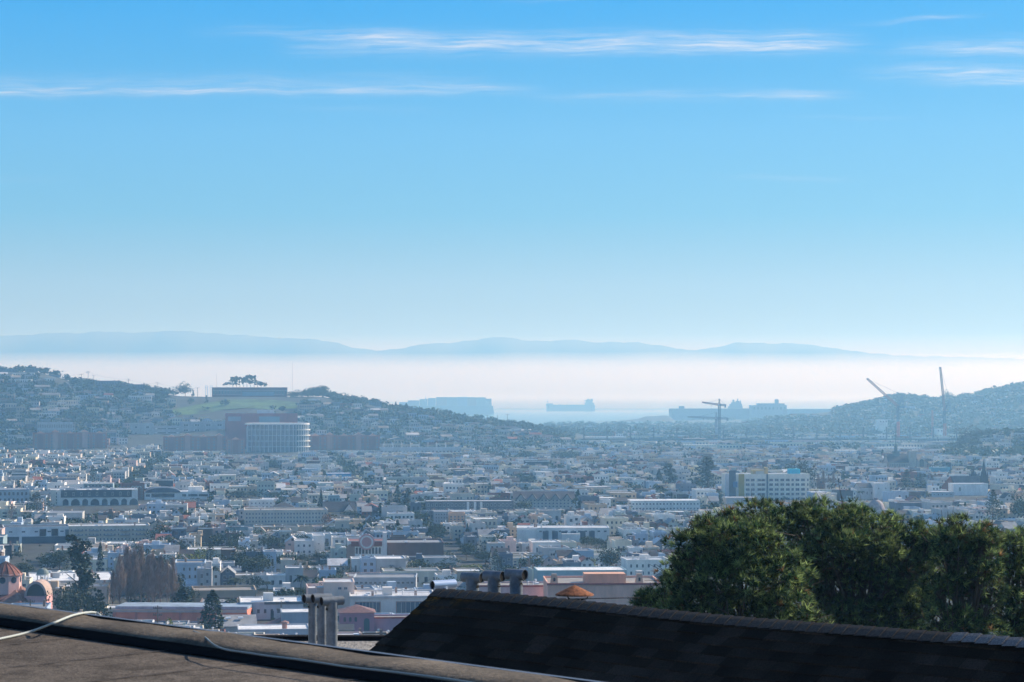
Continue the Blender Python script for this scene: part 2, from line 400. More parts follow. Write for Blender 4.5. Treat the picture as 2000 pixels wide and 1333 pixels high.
bn = N(nt, 'ShaderNodeBump'); bn.inputs['Strength'].default_value = .6; bn.inputs['Distance'].default_value = .01
nt.links.new(NOISE(nt, g.outputs[0], 90, 3), bn.inputs['Height']); nt.links.new(bn.outputs[0], b.inputs['Normal'])
CURB = mat('weathered_curb_felt', (.135, .105, .072), .9, noise=(1.5, .25, 1.35), noise2=(26, .6, 1.3), bump=(40, .5, .02))
BLACKF = mat('black_felt_and_curb_shade', (.012, .011, .012), .95, spec=.1)  # felt, and also the painted shade strip along the curb
house = empty('flat_roofed_house', (A[0], A[1], 64), 0, 'flat brown-grey felt roof with raised curb and white cable, right below the camera', 'building')
def W_(o, p): return (p[0]-o.location[0], p[1]-o.location[1], p[2]-o.location[2])
dz = -.07
def strip(mb, offs, t0, t1, step=.4, mi=0, wobf=None):
    n = max(1, int((t1-t0)/step)); v = []; f = []
    for i in range(n + 1):
        t = t0 + (t1-t0)*i/n
        for (o, z) in offs:
            w = wobf(t, o) if wobf else 0
            p = A + dr*t + inn*o; v.append((p[0]-house.location[0], p[1]-house.location[1], zt + z + w - house.location[2]))
    k = len(offs)
    for i in range(n):
        for j in range(k-1): a = i*k+j; f.append((a, a+k, a+k+1, a+1))
    mb.add(v, f, mi)
wv = lambda t, o: .006*sin(t*3.1)+.004*sin(t*7.7+1)
mb = MB(); strip(mb, [(-.02, -.20), (-.02, -.03), (0, -.012), (.05, 0), (.22, 0), (.32, -.008), (.36, -.03), (.375, dz-.01)], -7, 9, .25, 0, wv)
mb.build('parapet_curb', CURB, house, smooth=True)
mb = MB(); strip(mb, [(.376, -.022), (.382, dz+.0), (.42, dz+.008)], -7, 9, .25, 0, lambda t, o: (.004*sin(t*9+o*3) if o > .4 else 0)); mb.build('curb_shade_strip', BLACKF, house, smooth=True)  # black strip painting the shade on the curb's inner face
mb = MB(); strip(mb, [(.34, dz), (1.6, dz+.002), (3, dz), (5, dz), (7, dz), (14, dz)], -7, 9, .5); mb.build('roof_deck', DECK, house)
mb = MB()
SEAM = mat('felt_seam', (.05, .038, .030), .95, noise=(8, .5, 1.4))
# lapped seams of the felt: low steps crossing the deck at a slant
for (xa, ya), (xb, yb) in (((-260, 1334), (352, 1267)), ((-60, 1358), (545, 1289)), ((-300, 1296), (190, 1239)), ((420, 1345), (880, 1316)), ((-500, 1420), (300, 1352))):
    q, e = np.array(PZ(xa, ya, zt+dz+.006)), np.array(PZ(xb, yb, zt+dz+.006)); pr = None
    for i in range(41):
        c_ = q + (e-q)*i/40 + np.array((0, .012*sin(i*.9+xa) + .008*sin(i*2.3), 0)); w2 = .011 + .006*sin(i*1.7+ya)
        cur = [(c_[0]-house.location[0], c_[1]-w2-house.location[1], c_[2]-64), (c_[0]-house.location[0], c_[1]+w2-house.location[1], c_[2]-64)]
        if pr: mb.add(pr + cur, [(0, 2, 3, 1)])
        pr = cur
    mb.build('felt_seam', SEAM, house); mb = MB()
mb = MB(); strip(mb, [(-.022, -.34), (-.022, -.20), (-.03, -.02), (.02, .006), (.045, .004)], -7, 9, .5)
mb.build('metal_edge', mat('zinc_edge', (.11, .13, .16), .5, .3), house, smooth=True)
mb = MB()
for s0, s1 in ((0, .06),):
    q0 = A + dr*-7; q1 = A + dr*9; 
    mb.add([(p[0]-house.location[0], p[1]-house.location[1], z) for p, z in ((q0, 0), (q1, 0), (q1, zt-64-.3), (q0, zt-64-.3))], [(0,1,2,3)])
mb.build('wall', mat('stucco', (.4, .38, .35), .9), house)
CAB = mat('white_cable', (.50, .52, .46), .6)
def smooth_pts(pts, n=8):
    out = []
    p = [pts[0]] + pts + [pts[-1]]
    for i in range(1, len(p) - 2):
        for k in range(n):
            t = k/n; a, b_, c_, d_ = [np.array(q) for q in p[i-1:i+3]]
            out.append(tuple(.5*((2*b_) + (-a+c_)*t + (2*a-5*b_+4*c_-d_)*t*t + (-a+3*b_-3*c_+d_)*t**3)))
    out.append(tuple(pts[-1])); return out
def sweep(mb, pts, r, n=10):
    pts = [np.array(p, float) for p in pts]; v = []; up = np.array((0, 0, 1.))
    for i, p in enumerate(pts):
        d = pts[min(i+1, len(pts)-1)] - pts[max(i-1, 0)]; d /= np.linalg.norm(d); e = np.cross(d, up); e /= np.linalg.norm(e)+1e-9; g_ = np.cross(e, d)
        v += [tuple(p + r*(cos(2*pi*k/n)*e + sin(2*pi*k/n)*g_)) for k in range(n)]
    mb.add(v, [(i*n+k, i*n+(k+1) % n, (i+1)*n+(k+1) % n, (i+1)*n+k) for i in range(len(pts)-1) for k in range(n)])
def surf(px, py):
    z = zt
    for _ in range(6):
        p = np.array(PZ(px, py, z)); o_ = float(np.dot(p - A, inn)); z = zt - .006 if o_ < .33 else zt + dz*min(1, (o_-.33)/.07)
    return PZ(px, py, z + .009)
def cable(pix, label, r=.0066, m_=None):
    pts = smooth_pts([(PZ(q[0], q[1], q[2]) if len(q) > 2 else surf(*q)) for q in pix], 7)
    o = empty('cable', pts[0], 0, label, 'cable', 'white cables on the flat roof'); mb = MB()
    sweep(mb, [(p[0]-pts[0][0], p[1]-pts[0][1], p[2]-pts[0][2]) for p in pts], r)
    mb.build('cable_sheath', m_ or CAB, o, smooth=True)
zd = zt + dz + .01
cable([(-60, 1258, zd), (0, 1248, zd), (60, 1234, zd+.01), (105, 1217, zt+.01), (140, 1203, zt+.015), (168, 1197, zt+.01), (186, 1197, zt), (196, 1203, zt-.03), (199, 1212, zt-.2)], 'white cable looping over the brown curb at the left edge')
cable([(378, 1233), (392, 1239), (403, 1247), (413, 1256), (426, 1264), (445, 1270), (480, 1275), (520, 1281), (570, 1287), (620, 1294), (680, 1303), (760, 1312), (850, 1323), (930, 1335)], 'thin white cable snaking along the foot of the curb', .0045, mat('greyish_cable', (.26, .30, .29), .7))

# dark shingled gable
zr = 77.8
RA = np.array(PZ(852, 1153, zr)); RB = np.array(PZ(2000, 1256, zr)); rd = RB - RA; RL = np.linalg.norm(rd); rd /= RL
nd = np.array((rd[1], -rd[0], 0)); nd = nd if nd[1] < 0 else -nd          # horizontal, down the camera-side slope
pit = radians(31.5)
SH = bpy.data.materials.new('asphalt_shingles'); SH.use_nodes = True; nt = SH.node_tree; b = nt.nodes['Principled BSDF']; b.inputs['Roughness'].default_value = .9
b.inputs['Specular IOR Level'].default_value = .06
g = N(nt, 'ShaderNodeNewGeometry'); t = N(nt, 'ShaderNodeTexCoord')
c = RAMP(nt, g.outputs['Random Per Island'], [(0, (.009, .007, .005)), (.5, (.0145, .011, .008)), (1, (.028, .022, .017))])
c = MIX(nt, 1, c, RAMP(nt, NOISE(nt, g.outputs[0], 60, 3, .8), [(.3, .4), (.7, 1.9)]), 'MULTIPLY')
c = MIX(nt, 1, c, RAMP(nt, NOISE(nt, g.outputs[0], 1.5, 3, .6), [(.3, .7), (.7, 1.3)]), 'MULTIPLY')
sp = N(nt, 'ShaderNodeSeparateXYZ'); nt.links.new(t.outputs['Object'], sp.inputs[0])
near = M(nt, 'ADD', M(nt, 'MULTIPLY', sp.outputs[0], .55), M(nt, 'MULTIPLY', M(nt, 'ABSOLUTE', sp.outputs[1]), 1.2))   # distance from the peak along ridge and slope
lich = M(nt, 'MULTIPLY', RAMP(nt, NOISE(nt, g.outputs[0], 5, 6, .75), [(.47, 0), (.58, 1)]), RAMP(nt, near, [(0.0, 1), (.35, .6), (.62, 0)]))
c = MIX(nt, lich, c, (.20, .10, .015, 1))
nt.links.new(c, b.inputs['Base Color'])
gh = empty('gable_roofed_house', (RA[0], RA[1], 64), 0, 'dark asphalt-shingled pitched roof with lichen at its left peak', 'building')
# roof built in local frame: x along ridge, y down slope (plan), z up
roofo = bpy.data.objects.new('shingle_roof', None)
ang = atan2(rd[1], rd[0])
def R(x, r, z):   # ridge distance, plan run down the slope, height from ridge -> local coordinates in the mesh's own rotated frame
    return (x, r, z)
flip = 1 if np.dot(np.array((-rd[1], rd[0], 0)), nd) > 0 else -1
mb = MB(); ex = .15; run = ex*cos(pit); dro = ex*sin(pit); rng = random.Random(5)
L1 = RL + 3.2
for i in range(52):
    x = -.05 if i % 2 else -.12
    while x < L1:
        w = rng.uniform(.24, .33); x2 = min(L1, x + w - .007); th = rng.uniform(.008, .02)
        r0, r1 = i*run, (i+1)*run + .01; z0, z1 = -i*dro, -(i+1)*dro - .006
        k = -flip
        a = [(max(0, x), -k*r0, z0+.002), (x2, -k*r0, z0+.002), (x2, -k*r1, z1+th), (max(0, x), -k*r1, z1+th), (x2, -k*r1, z1-.012), (max(0, x), -k*r1, z1-.012)]
        mb.add(a, [(0,1,2,3) if flip < 0 else (3,2,1,0), (3,2,4,5) if flip < 0 else (5,4,2,3)]); x += w
sag = lambda x: -.02*sin(pi*min(1, max(0, x/L1)))*0 + .012*sin(x*1.1)
mb.v = [(p[0], p[1], p[2] + sag(p[0])) for p in mb.v]
sro = mb.build('roof', SH, gh, loc=(0, 0, zr-64)); sro.rotation_euler = (0, 0, ang)
# solid deck, far slope and gable wall under the shingles
mb = MB(); k = flip; hr = 52*run; hz = -52*dro
mb.add([(0, 0, -.01), (L1, 0, -.01), (L1, k*hr, hz-.03), (0, k*hr, hz-.03), (0, -k*4, -4*tan(pit)), (L1, -k*4, -4*tan(pit))], [(0,1,2,3), (1,0,4,5)])
o = mb.build('roof_deck', BLACKF, gh, loc=(0, 0, zr-64)); o.rotation_euler = (0, 0, ang)
mb = MB(); mb.add([(.06, 0, -.03), (.06, k*(hr-.1), hz), (.06, k*(hr-.1), hz-9), (.06, -k*3.9, hz-9), (.06, -k*3.9, -3.95*tan(pit))], [(0,1,2,3,4)])
o = mb.build('wall', mat('brownish_stucco', (.33, .30, .27), .9), gh, loc=(0, 0, zr-64)); o.rotation_euler = (0, 0, ang)  # gable wall in one even brownish grey
# ridge caps
capm = mat('ridge_shingles', (.058, .046, .036), .9, noise=(50, .5, 1.6)); newm = mat('newer_ridge_shingles', (.14, .135, .13), .9, noise=(60, .4, 1.7))
for nm, x0, x1, m_ in (('ridge_cap', 0, RL*.905, capm), ('new_ridge_cap', RL*.905, L1, newm)):
    mb = MB(); x = x0
    while x < x1:
        lift = .028 if nm == 'ridge_cap' else .04
        w = .135 if nm == 'ridge_cap' else .12
        pr = []
        for sx, zz in ((x, lift-.012), (x+w+.02, lift)):
            pr += [(sx, k*w, zz - w*tan(pit) + .004), (sx, k*w*.35, zz - w*.28*tan(pit)), (sx, 0, zz), (sx, -k*w*.35, zz - w*.28*tan(pit)), (sx, -k*w, zz - w*tan(pit) + .004)]
        mb.add([(p[0], p[1], p[2] + sag(p[0])) for p in pr], [(i, i+5, i+6, i+1) for i in range(4)] + [(5, 6, 7, 8, 9)])
        x += .145
    o = mb.build(nm, m_, gh, loc=(0, 0, zr-64)); o.rotation_euler = (0, 0, ang)

# gravel roof with black parapet between them
zg = 77.0
GRAV = bpy.data.materials.new('roof_gravel'); GRAV.use_nodes = True; nt = GRAV.node_tree; b = nt.nodes['Principled BSDF']; b.inputs['Roughness'].default_value = .95
g = N(nt, 'ShaderNodeNewGeometry'); vo = N(nt, 'ShaderNodeTexVoronoi'); vo.inputs['Scale'].default_value = 34; nt.links.new(g.outputs[0], vo.inputs['Vector'])
nt.links.new(MIX(nt, 1, RAMP(nt, vo.outputs['Color'], [(0, (.13, .11, .09)), (1, (.50, .46, .40))]), RAMP(nt, NOISE(nt, g.outputs[0], 20, 3), [(.3, .6), (.7, 1.2)]), 'MULTIPLY'), b.inputs['Base Color'])
bn = N(nt, 'ShaderNodeBump'); bn.inputs['Distance'].default_value = .02; nt.links.new(vo.outputs['Distance'], bn.inputs['Height']); nt.links.new(bn.outputs[0], b.inputs['Normal'])
gb = empty('gravel_roofed_house', (*PZ(640, 1260, zg)[:2], 63), 0, 'gravel-topped flat roof with low black parapet behind the three standing vents', 'building')
ox, oy = gb.location[0], gb.location[1]; y1 = PZ(640, 1252, zg)[1] - oy
mb = MB(); mb.add([(-3.5, -6, zg-63), (-1.95-ox, -6, zg-63), (-.2-ox, y1, zg-63), (-3.5, y1, zg-63)], [(0,1,2,3)]); mb.build('gravel_deck', GRAV, gb)
mb = MB(); mb.box(-3.5, -.2-ox, y1, y1+.18, zg-63-.4, zg-63+.055); mb.build('parapet', BLACKF, gb)
mb = MB(); mb.box(-3.45, -2.05-ox, -6, y1+.14, 0, zg-63-.01, top=False); mb.build('wall', mat('grey_stucco', (.35, .35, .35), .9), gb)

# vents with T-shaped hoods
def vent(px, ytop, ybase, D, stemw, hoodl, hoodd, ang, label, group, notch=True, colm=METAL):
    zb = P(px, ybase, D)[2]; x = P(px, ybase, D)[0]; ztop = P(px, ytop, D)[2]; h = ztop - zb
    o = empty('vent_pipe', (x, D, zb), ang, label, 'vent pipe', group); s_ = D / F
    r = stemw*s_/2; R_ = hoodd*s_/2; L_ = hoodl*s_/2
    mb = MB(); n = 24
    mb.cyl(0, 0, -.5, h - R_*1.3, r, r, n, cap=False)
    # flare joining the round pipe to the hood
    v = []; f = []
    for j, (fx, fy, z) in enumerate([(r, r, h-R_*2.6), (r*1.02, r, h-R_*1.8), (L_*.82, R_*.95, h-R_*1.05)]):
        for i in range(n): a = 2*pi*i/n; v.append((fx*cos(a), fy*sin(a), z))
    for j in range(2):
        for i in range(n): f.append((j*n+i, j*n+(i+1) % n, (j+1)*n+(i+1) % n, (j+1)*n+i))
    mb.add(v, f); mb.build('pipe', colm, o, smooth=True)
    mb = MB(); mb.cyl(0, 0, h*.52, h*.52+.012, r*1.06, r*1.06, n); mb.build('joint_ring', colm, o)
    mb = MB(); v = []; f = []
    for k_, rr in ((0, R_), (1, R_*.94)):
        for sx in (-L_, L_):
            for i in range(n): a = 2*pi*i/n; v.append((sx, rr*cos(a), h - R_ + rr*sin(a)))
    for i in range(n):
        j = (i+1) % n; f += [(i, n+i, n+j, j), (2*n+i, 2*n+j, 3*n+j, 3*n+i), (i, j, 2*n+j, 2*n+i), (n+i, 3*n+i, 3*n+j, n+j)]
    mb.add(v, f, 0); mb.build('hood', colm, o, smooth=False)
    for sx in (-L_*.90, L_*.90):
        mb = MB(); mb.add([(sx, R_*.93*cos(2*pi*i/n), h - R_ + R_*.93*sin(2*pi*i/n)) for i in range(n)], [tuple(range(n))]); mb.build('mouth_shade', DARKIN, o)  # black disc near each mouth, painting the hood's inner shade
    if notch:
        sg = 1 if ang < 0 else -1
        mb = MB(); nn = 12; rr = r*.42
        v = [(sg*r*1.0 + sg*.002 , rr*cos(pi*i/nn), h - R_*3.0 + rr*1.2*sin(pi*i/nn)) for i in range(nn+1)]
        mb.add(v, [tuple(range(nn+1))]); mb.build('draft_slot', DARKIN, o)
    return o
g1 = 'three tall vents standing behind the brown curb'; g2 = 'three hooded vents behind the dark ridge'
vent(610, 1160, 1288, 24.3, 16, 38, 18, radians(34), 'left and rearmost of three tall grey T-topped vents', g1)
vent(628, 1160, 1288, 23.9, 17, 40, 18, radians(34), 'middle one of three tall grey T-topped vents', g1)
vent(648, 1165, 1288, 23.4, 22, 48, 18, radians(34), 'right and frontmost of three tall grey T-topped vents', g1)
vent(923, 1118, 1170, 27.0, 25, 46, 20, radians(-36), 'left of three grey hooded vents just above the dark ridge', g2)
vent(965, 1115, 1175, 26.6, 25, 44, 21, radians(-38), 'middle of three grey hooded vents just above the dark ridge', g2)
vent(1008, 1112, 1178, 26.2, 25, 44, 21, radians(-38), 'right of three grey hooded vents just above the dark ridge', g2)
BLUEM = mat('bright_sheet_metal', (.60, .68, .78), .3, .4)
vent(866, 1133, 1175, 27.4, 18, 54, 18, radians(38), 'low shiny horizontal tube vent poking over the peak of the dark roof', None, False, BLUEM)
# rusty chimney cap
RUST = mat('rusty_iron', (.27, .095, .04), .9, noise=(22, .35, 1.6), noise2=(60, .6, 1.4))
D = 25.6; cx_, _, zc = P(1122, 1163, D); s_ = D/F
cp = empty('chimney_cap', (cx_, D, zc-1.2), 0, 'rusty conical cap on struts over a flue behind the dark ridge', 'chimney cap')
mb = MB(); n = 28; prof = [(38*s_, 1.2), (36*s_, 1.2+3*s_), (20*s_, 1.2+11*s_), (7*s_, 1.2+17*s_), (0.001, 1.2+20*s_)]; mb.lathe(0, 0, prof, n); mb.lathe(0, 0, [(38*s_, 1.2), (.001, 1.2+9*s_)], n)
mb.build('cone', RUST, cp)
mb = MB(); mb.cyl(0, 0, -.4, 1.2-7*s_, 11*s_, n=16); mb.build('flue', mat('dark_iron', (.07, .06, .055), .7), cp)
for a in (0, 2.1, 4.2):
    mb = MB(); mb.bar((12*s_*cos(a), 12*s_*sin(a), 1.2-9*s_), (24*s_*cos(a), 24*s_*sin(a), 1.2-7*s_), .006); mb.bar((24*s_*cos(a), 24*s_*sin(a), 1.2-7*s_), (28*s_*cos(a), 28*s_*sin(a), 1.2+2*s_), .006); mb.build('strut', BLACKF, cp)
p0 = P(1125, 1170, D+.1); p1 = P(1180, 1169, 26.5); p2 = P(1250, 1168, 28); p3 = P(1252, 1170, 28); p4 = P(1252, 1200, 28)
o = empty('guy_rod', p0, 0, 'thin dark rod running from the rusty cap toward the pine', 'rod'); mb = MB()
mb.tube([tuple(np.array(p)-np.array(p0)) for p in (p0, p1, p2, p3, p4)], .0055, 6); mb.build('rod', BLACKF, o)
# ------------------------------------------------------------------ colours
C = dict(white=(.88,.85,.79), cream=(.82,.74,.57), grey=(.55,.54,.52), blue=(.46,.56,.66), tan=(.60,.47,.33), beige=(.70,.61,.49), pink=(.72,.53,.47), brown=(.20,.14,.11),
         sage=(.47,.51,.45), slate=(.17,.20,.25), peach=(.72,.53,.39), brick=(.27,.115,.08), yellow=(.76,.68,.45), teal=(.28,.38,.41), charcoal=(.07,.075,.085))
RC = dict(silver=(.68,.68,.68), white=(.90,.89,.86), grey=(.32,.32,.32), dark=(.075,.072,.075), tan=(.38,.33,.27), tile=(.30,.11,.075), blue=(.30,.38,.48))
CN = dict(white='white', cream='cream', grey='light grey', blue='pale blue', tan='tan', beige='beige', pink='pink', brown='brown', sage='sage green', slate='slate grey',
          peach='peach', brick='brick red', yellow='pale yellow', teal='teal', charcoal='charcoal')
RN = dict(silver='silver', white='white', grey='grey', dark='dark', tan='tan', tile='red tile', blue='bluish')
WINM = None
def unit_window():
    global WINM
    if WINM: return WINM
    mb = MB(); t = .1
    mb.mi = 0
    mb.add([(-.5+t,-.03,-.5+t*.7),(.5-t,-.03,-.5+t*.7),(.5-t,-.03,.5-t*.7),(-.5+t,-.03,.5-t*.7)], [(0,1,2,3)])
    mb.mi = 1
    for b in [(-.5,.5,-.5,-.5+t*.7),(-.5,.5,.5-t*.7,.5),(-.5,-.5+t,-.5+t*.7,.5-t*.7),(.5-t,.5,-.5+t*.7,.5-t*.7),(-.025,.025,-.5+t*.7,.5-t*.7)]:
        mb.box(b[0], b[1], -.07, 0, b[2], b[3])
    o = mb.build('window', [GLASS, TRIM]); WINM = o.data; bpy.data.objects.remove(o); return WINM
unit_window()
def setcol(o, c): o.color = (*c[:3], 1); return o

class Bld:
    """a building in its own frame: front on y=0 facing the camera, x across, z up from its base"""
    def __init__(s, w, d, h, wall='white', roof='silver'):
        s.w, s.d, s.h = w, d, h; s.wc = C.get(wall, wall); s.rc = RC.get(roof, roof)
        s.parts = []; s.win = []      # parts: (name, MB, material, colour)
        s.body = MB(); s.parts.append(['wall', s.body, WALL, s.wc])
    def part(s, name, material, col=None): m = MB(); s.parts.append([name, m, material, col or s.wc]); return m
    def flat(s, par=.7, y0=0, d=None, trim=None):
        w, h = s.w, s.h; d = d or s.d; t = .25
        s.body.box(-w/2, w/2, y0, y0+d, -3, h, top=False)
        if par > 0:
            b = s.body if trim is None else s.part('parapet', WALL, trim)
            b.box(-w/2-.1, w/2+.1, y0-.1, y0+t, h, h+par); b.box(-w/2-.1, w/2+.1, y0+d-t, y0+d+.1, h, h+par)
            b.box(-w/2-.1, -w/2+t, y0+t, y0+d-t, h, h+par); b.box(w/2-t, w/2+.1, y0+t, y0+d-t, h, h+par)
        s.part('roof', ROOF, s.rc).box(-w/2+(.02 if par else -.3), w/2-(.02 if par else -.3), y0+(.02 if par else -.3), y0+d-(.02 if par else -.3), h-.15, h+.08)
        return s
    def gab(s, rise, axis='y'):
        w, d, h = s.w, s.d, s.h; s.body.box(-w/2, w/2, 0, d, -3, h, top=False); s.body.gable(-w/2+.01, w/2-.01, .01, d-.01, h, rise-.25, axis, ov=0)
        m = s.part('roof', ROOF, s.rc); t = .22; ov = .35
        if axis == 'y':
            for k in (-1, 1):
                a = [(k*(w/2+ov), -ov, h-ov*rise/(w/2)), (0, -ov, h+rise), (0, d+ov, h+rise), (k*(w/2+ov), d+ov, h-ov*rise/(w/2))]
                m.add(a + [(p[0], p[1], p[2]-t) for p in a], [(0,1,2,3),(7,6,5,4),(0,4,5,1),(2,6,7,3),(0,3,7,4)])
        else:
            for k in (0, 1):
                ye = -ov if k == 0 else d+ov
                a = [(-w/2-ov, ye, h-ov*rise/(d/2)), (w/2+ov, ye, h-ov*rise/(d/2)), (w/2+ov, d/2, h+rise), (-w/2-ov, d/2, h+rise)]
                m.add(a + [(p[0], p[1], p[2]-t) for p in a], [(0,1,2,3),(7,6,5,4),(0,4,5,1),(1,5,6,2),(3,7,4,0)])
        return s
    def hip(s, rise, ov=.5, col=None):
        w, d, h = s.w, s.d, s.h; s.body.box(-w/2, w/2, 0, d, -3, h, top=False)
        m = s.part('roof', TILE, s.rc); a, b = w/2+ov, d/2+ov; r = max(0, a-b); q = max(0, b-a); c = d/2
        v = [(-a, c-b, h), (a, c-b, h), (a, c+b, h), (-a, c+b, h), (-r, c-q, h+rise), (r, c+q, h+rise)] if r >= q else [(-a, c-b, h), (a, c-b, h), (a, c+b, h), (-a, c+b, h), (0, c-q, h+rise), (0, c+q, h+rise)]
        f = [(0,1,5,4),(1,2,5),(2,3,4,5),(3,0,4)] if r >= q else [(0,1,4),(1,2,5,4),(2,3,5),(3,0,4,5)]
        m.add(v, f + [(3,2,1,0)]); return s
    def windows(s, rows, cols, x0=None, x1=None, z0=None, z1=None, fw=.5, fh=.55, y=0, side='f', skip=0, rng=None):
        x0 = -s.w/2+.4 if x0 is None else x0; x1 = s.w/2-.4 if x1 is None else x1; z0 = .6 if z0 is None else z0; z1 = s.h-.2 if z1 is None else z1
        cw = (x1-x0)/cols; ch = (z1-z0)/rows
        for r in range(rows):
            for c in range(cols):
                if skip and (rng or random).random() < skip: continue
                s.win.append((side, x0+cw*(c+.5), y, z0+ch*(r+.5), cw*fw, ch*fh))
        return s
    def clutter(s, rng, n=3, big=True):
        w, d, h = s.w, s.d, s.h
        if big and rng.random() < .5:
            m = s.part('stair_penthouse', WALL, s.wc); a = rng.uniform(-w*.3, w*.2); b = rng.uniform(d*.3, d*.6); m.box(a, a+min(3, w*.4), b, b+3.5, h+.09, h+rng.uniform(1.8, 2.6))
        for _ in range(n):
            k = rng.random(); a = rng.uniform(-w*.4, w*.35); b = rng.uniform(d*.1, d*.85)
            if k < .4:
                q = rng.uniform(.7, 1.3); m = s.part('roof_vent', PALE, (.6,.61,.63)); m.lathe(a, b, [(.16, h+.09), (.16, h+q), (.34, h+q), (.34, h+q+.2), (.01, h+q+.35)], 6)
            elif k < .7:
                m = s.part('skylight', PALE, (.7,.74,.78)); m.box(a, a+1.3, b, b+1.6, h+.09, h+.5)
            else:
                m = s.part('chimney', WALL, (.3,.2,.16) if rng.random() < .5 else s.wc); m.box(a, a+.7, b, b+.7, h+.0, h+rng.uniform(1.3, 2.1))
        return s
    def thing(s, name, label, cat, x, y, z, rz=0, group=None, winparts=True):
        o = empty(name, (x, y, z), rz, label, cat, group)
        if not winparts and s.win:
            for w_ in s.win: s.body.add(*s.wquad(w_), mi=1)
        roofob = None
        for nm, m, mt, c in s.parts:
            if not m.f: continue
            q = setcol(m.build(nm, [mt, GLASS] if nm == 'wall' else mt, roofob if roofob and nm in ('chimney', 'skylight', 'roof_vent', 'stair_penthouse', 'roof_unit') else o), c)
            if nm == 'roof': roofob = q
        if winparts:
            for (sd, wx, wy, wz, ww, wh) in s.win:
                q = bpy.data.objects.new('window', WINM); COL.objects.link(q); q.parent = o; q.scale = (ww, 1, wh)
                if sd == 'f': q.location = (wx, wy, wz)
                elif sd == 'l': q.location = (-s.w/2-wy, wx, wz); q.rotation_euler = (0, 0, -pi/2)
                elif sd == 'r': q.location = (s.w/2+wy, wx, wz); q.rotation_euler = (0, 0, pi/2)
        return o
    def wquad(s, w_):
        sd, wx, wy, wz, ww, wh = w_; e = .03
        if sd == 'f': v = [(wx-ww/2, wy-e, wz-wh/2), (wx+ww/2, wy-e, wz-wh/2), (wx+ww/2, wy-e, wz+wh/2), (wx-ww/2, wy-e, wz+wh/2)]
        else:
            k = -1 if sd == 'l' else 1; X_ = k*(s.w/2+e)
            v = [(X_, wx-ww/2, wz-wh/2), (X_, wx+ww/2, wz-wh/2), (X_, wx+ww/2, wz+wh/2), (X_, wx-ww/2, wz+wh/2)]
        return v, [(0,1,2,3)]
    def merge(s, big, x, y, z, rz):
        c, sn = cos(rz), sin(rz)
        def emit(v, f, col, rg=False):
            big.col = col; big.add([(x + c*p[0] - sn*p[1], y + sn*p[0] + c*p[1], z + p[2]) for p in v], f)
        for nm, m, mt, col in s.parts: emit(m.v, m.f, col)
        for w_ in s.win: v, f = s.wquad(w_); emit(v, f, (.05, .065, .085))

# places that must stay in view: (x0, x1, ytop, ybottom, D)
KEEP = []; FOOT = []; MARKS = []
def at_px(px, D): return (px - CX) / F * D * 1.0
def lm_building(name, label, cat, x0, x1, yt, yb, D, depth, wall, roof='silver', rows=0, cols=0, kind='flat', rise=2.5, fw=.5, fh=.55, par=.6, rz=0, zmin=None, skip=0, mark=None, fn=None, group=None, winparts=True, wz=None, axis='y', clutter=0):
    w = (x1 - x0) / F * D; x = P((x0+x1)/2, yt, D)[0]; g = ground(x, D) if zmin is None else zmin; top = P((x0+x1)/2, yt, D)[2]
    h = top - g - (par if kind == 'flat' else rise if kind in ('gable', 'hip') else 0)
    if rz == 0: rz = math.atan2(-x, D) + radians(1.5) if x < .03*D else radians(4)
    b = Bld(w, depth, h, wall, roof)
    if kind == 'flat': b.flat(par)
    elif kind == 'gable': b.gab(rise, axis)
    elif kind == 'hip': b.hip(rise)
    if rows:
        zb = P(x0, yb, D)[2] - g if wz is None else wz[0]*h
        zb = max(.5, zb) if wz is None else zb
        b.windows(rows, cols, z0=zb, z1=(h-.3 if wz is None else wz[1]*h), fw=fw, fh=fh, skip=skip, rng=random.Random(int(x0*7+yt)))
    if clutter: b.clutter(random.Random(int(x0)), clutter)
    if fn: fn(b, g, D)
    o = b.thing(name, label, cat, x, D, g, rz, group, winparts)
    KEEP.append((x0, x1, yt, yb, D)); FOOT.append((x, D + depth/2, w/2 + 3, depth/2 + 3))
    if mark: MARKS.append(((x0+x1)/2, (yt+yb)/2, mark, x1-x0))
    return o

# ------------------------------------------------------------------ trees
def rq(rng, mb, p, s_, nrm=None):     # one small leaf clump facing a random way
    a = np.array([rng.gauss(0, 1) for _ in range(3)]); a /= np.linalg.norm(a) + 1e-9
    b = np.cross(a, [rng.gauss(0, 1) for _ in range(3)]); b /= np.linalg.norm(b) + 1e-9
    c = np.cross(a, b); p = np.array(p)
    mb.add([tuple(p - b*s_*rng.uniform(.6, 1)), tuple(p + c*s_*rng.uniform(.5, .9)), tuple(p + b*s_*rng.uniform(.6, 1)), tuple(p - c*s_*rng.uniform(.5, .9))], [(0,1,2,3)])
def crown_round(rng, n=450, leaf=.075, flatness=.8, nl=9):
    mb = MB(); lobes = [(rng.gauss(0, .24), rng.gauss(0, .24), .60 + rng.gauss(0, .13)*flatness, rng.uniform(.17, .30)) for _ in range(nl)]
    for i in range(n):
        lx, ly, lz, r = lobes[i % nl]; d = np.array([rng.gauss(0, 1) for _ in range(3)]); d /= np.linalg.norm(d)
        rr = r * (1 - .35*rng.random()**2); rq(rng, mb, (lx+d[0]*rr, ly+d[1]*rr, lz+d[2]*rr*flatness), leaf*rng.uniform(.6, 1.3))
    return mb
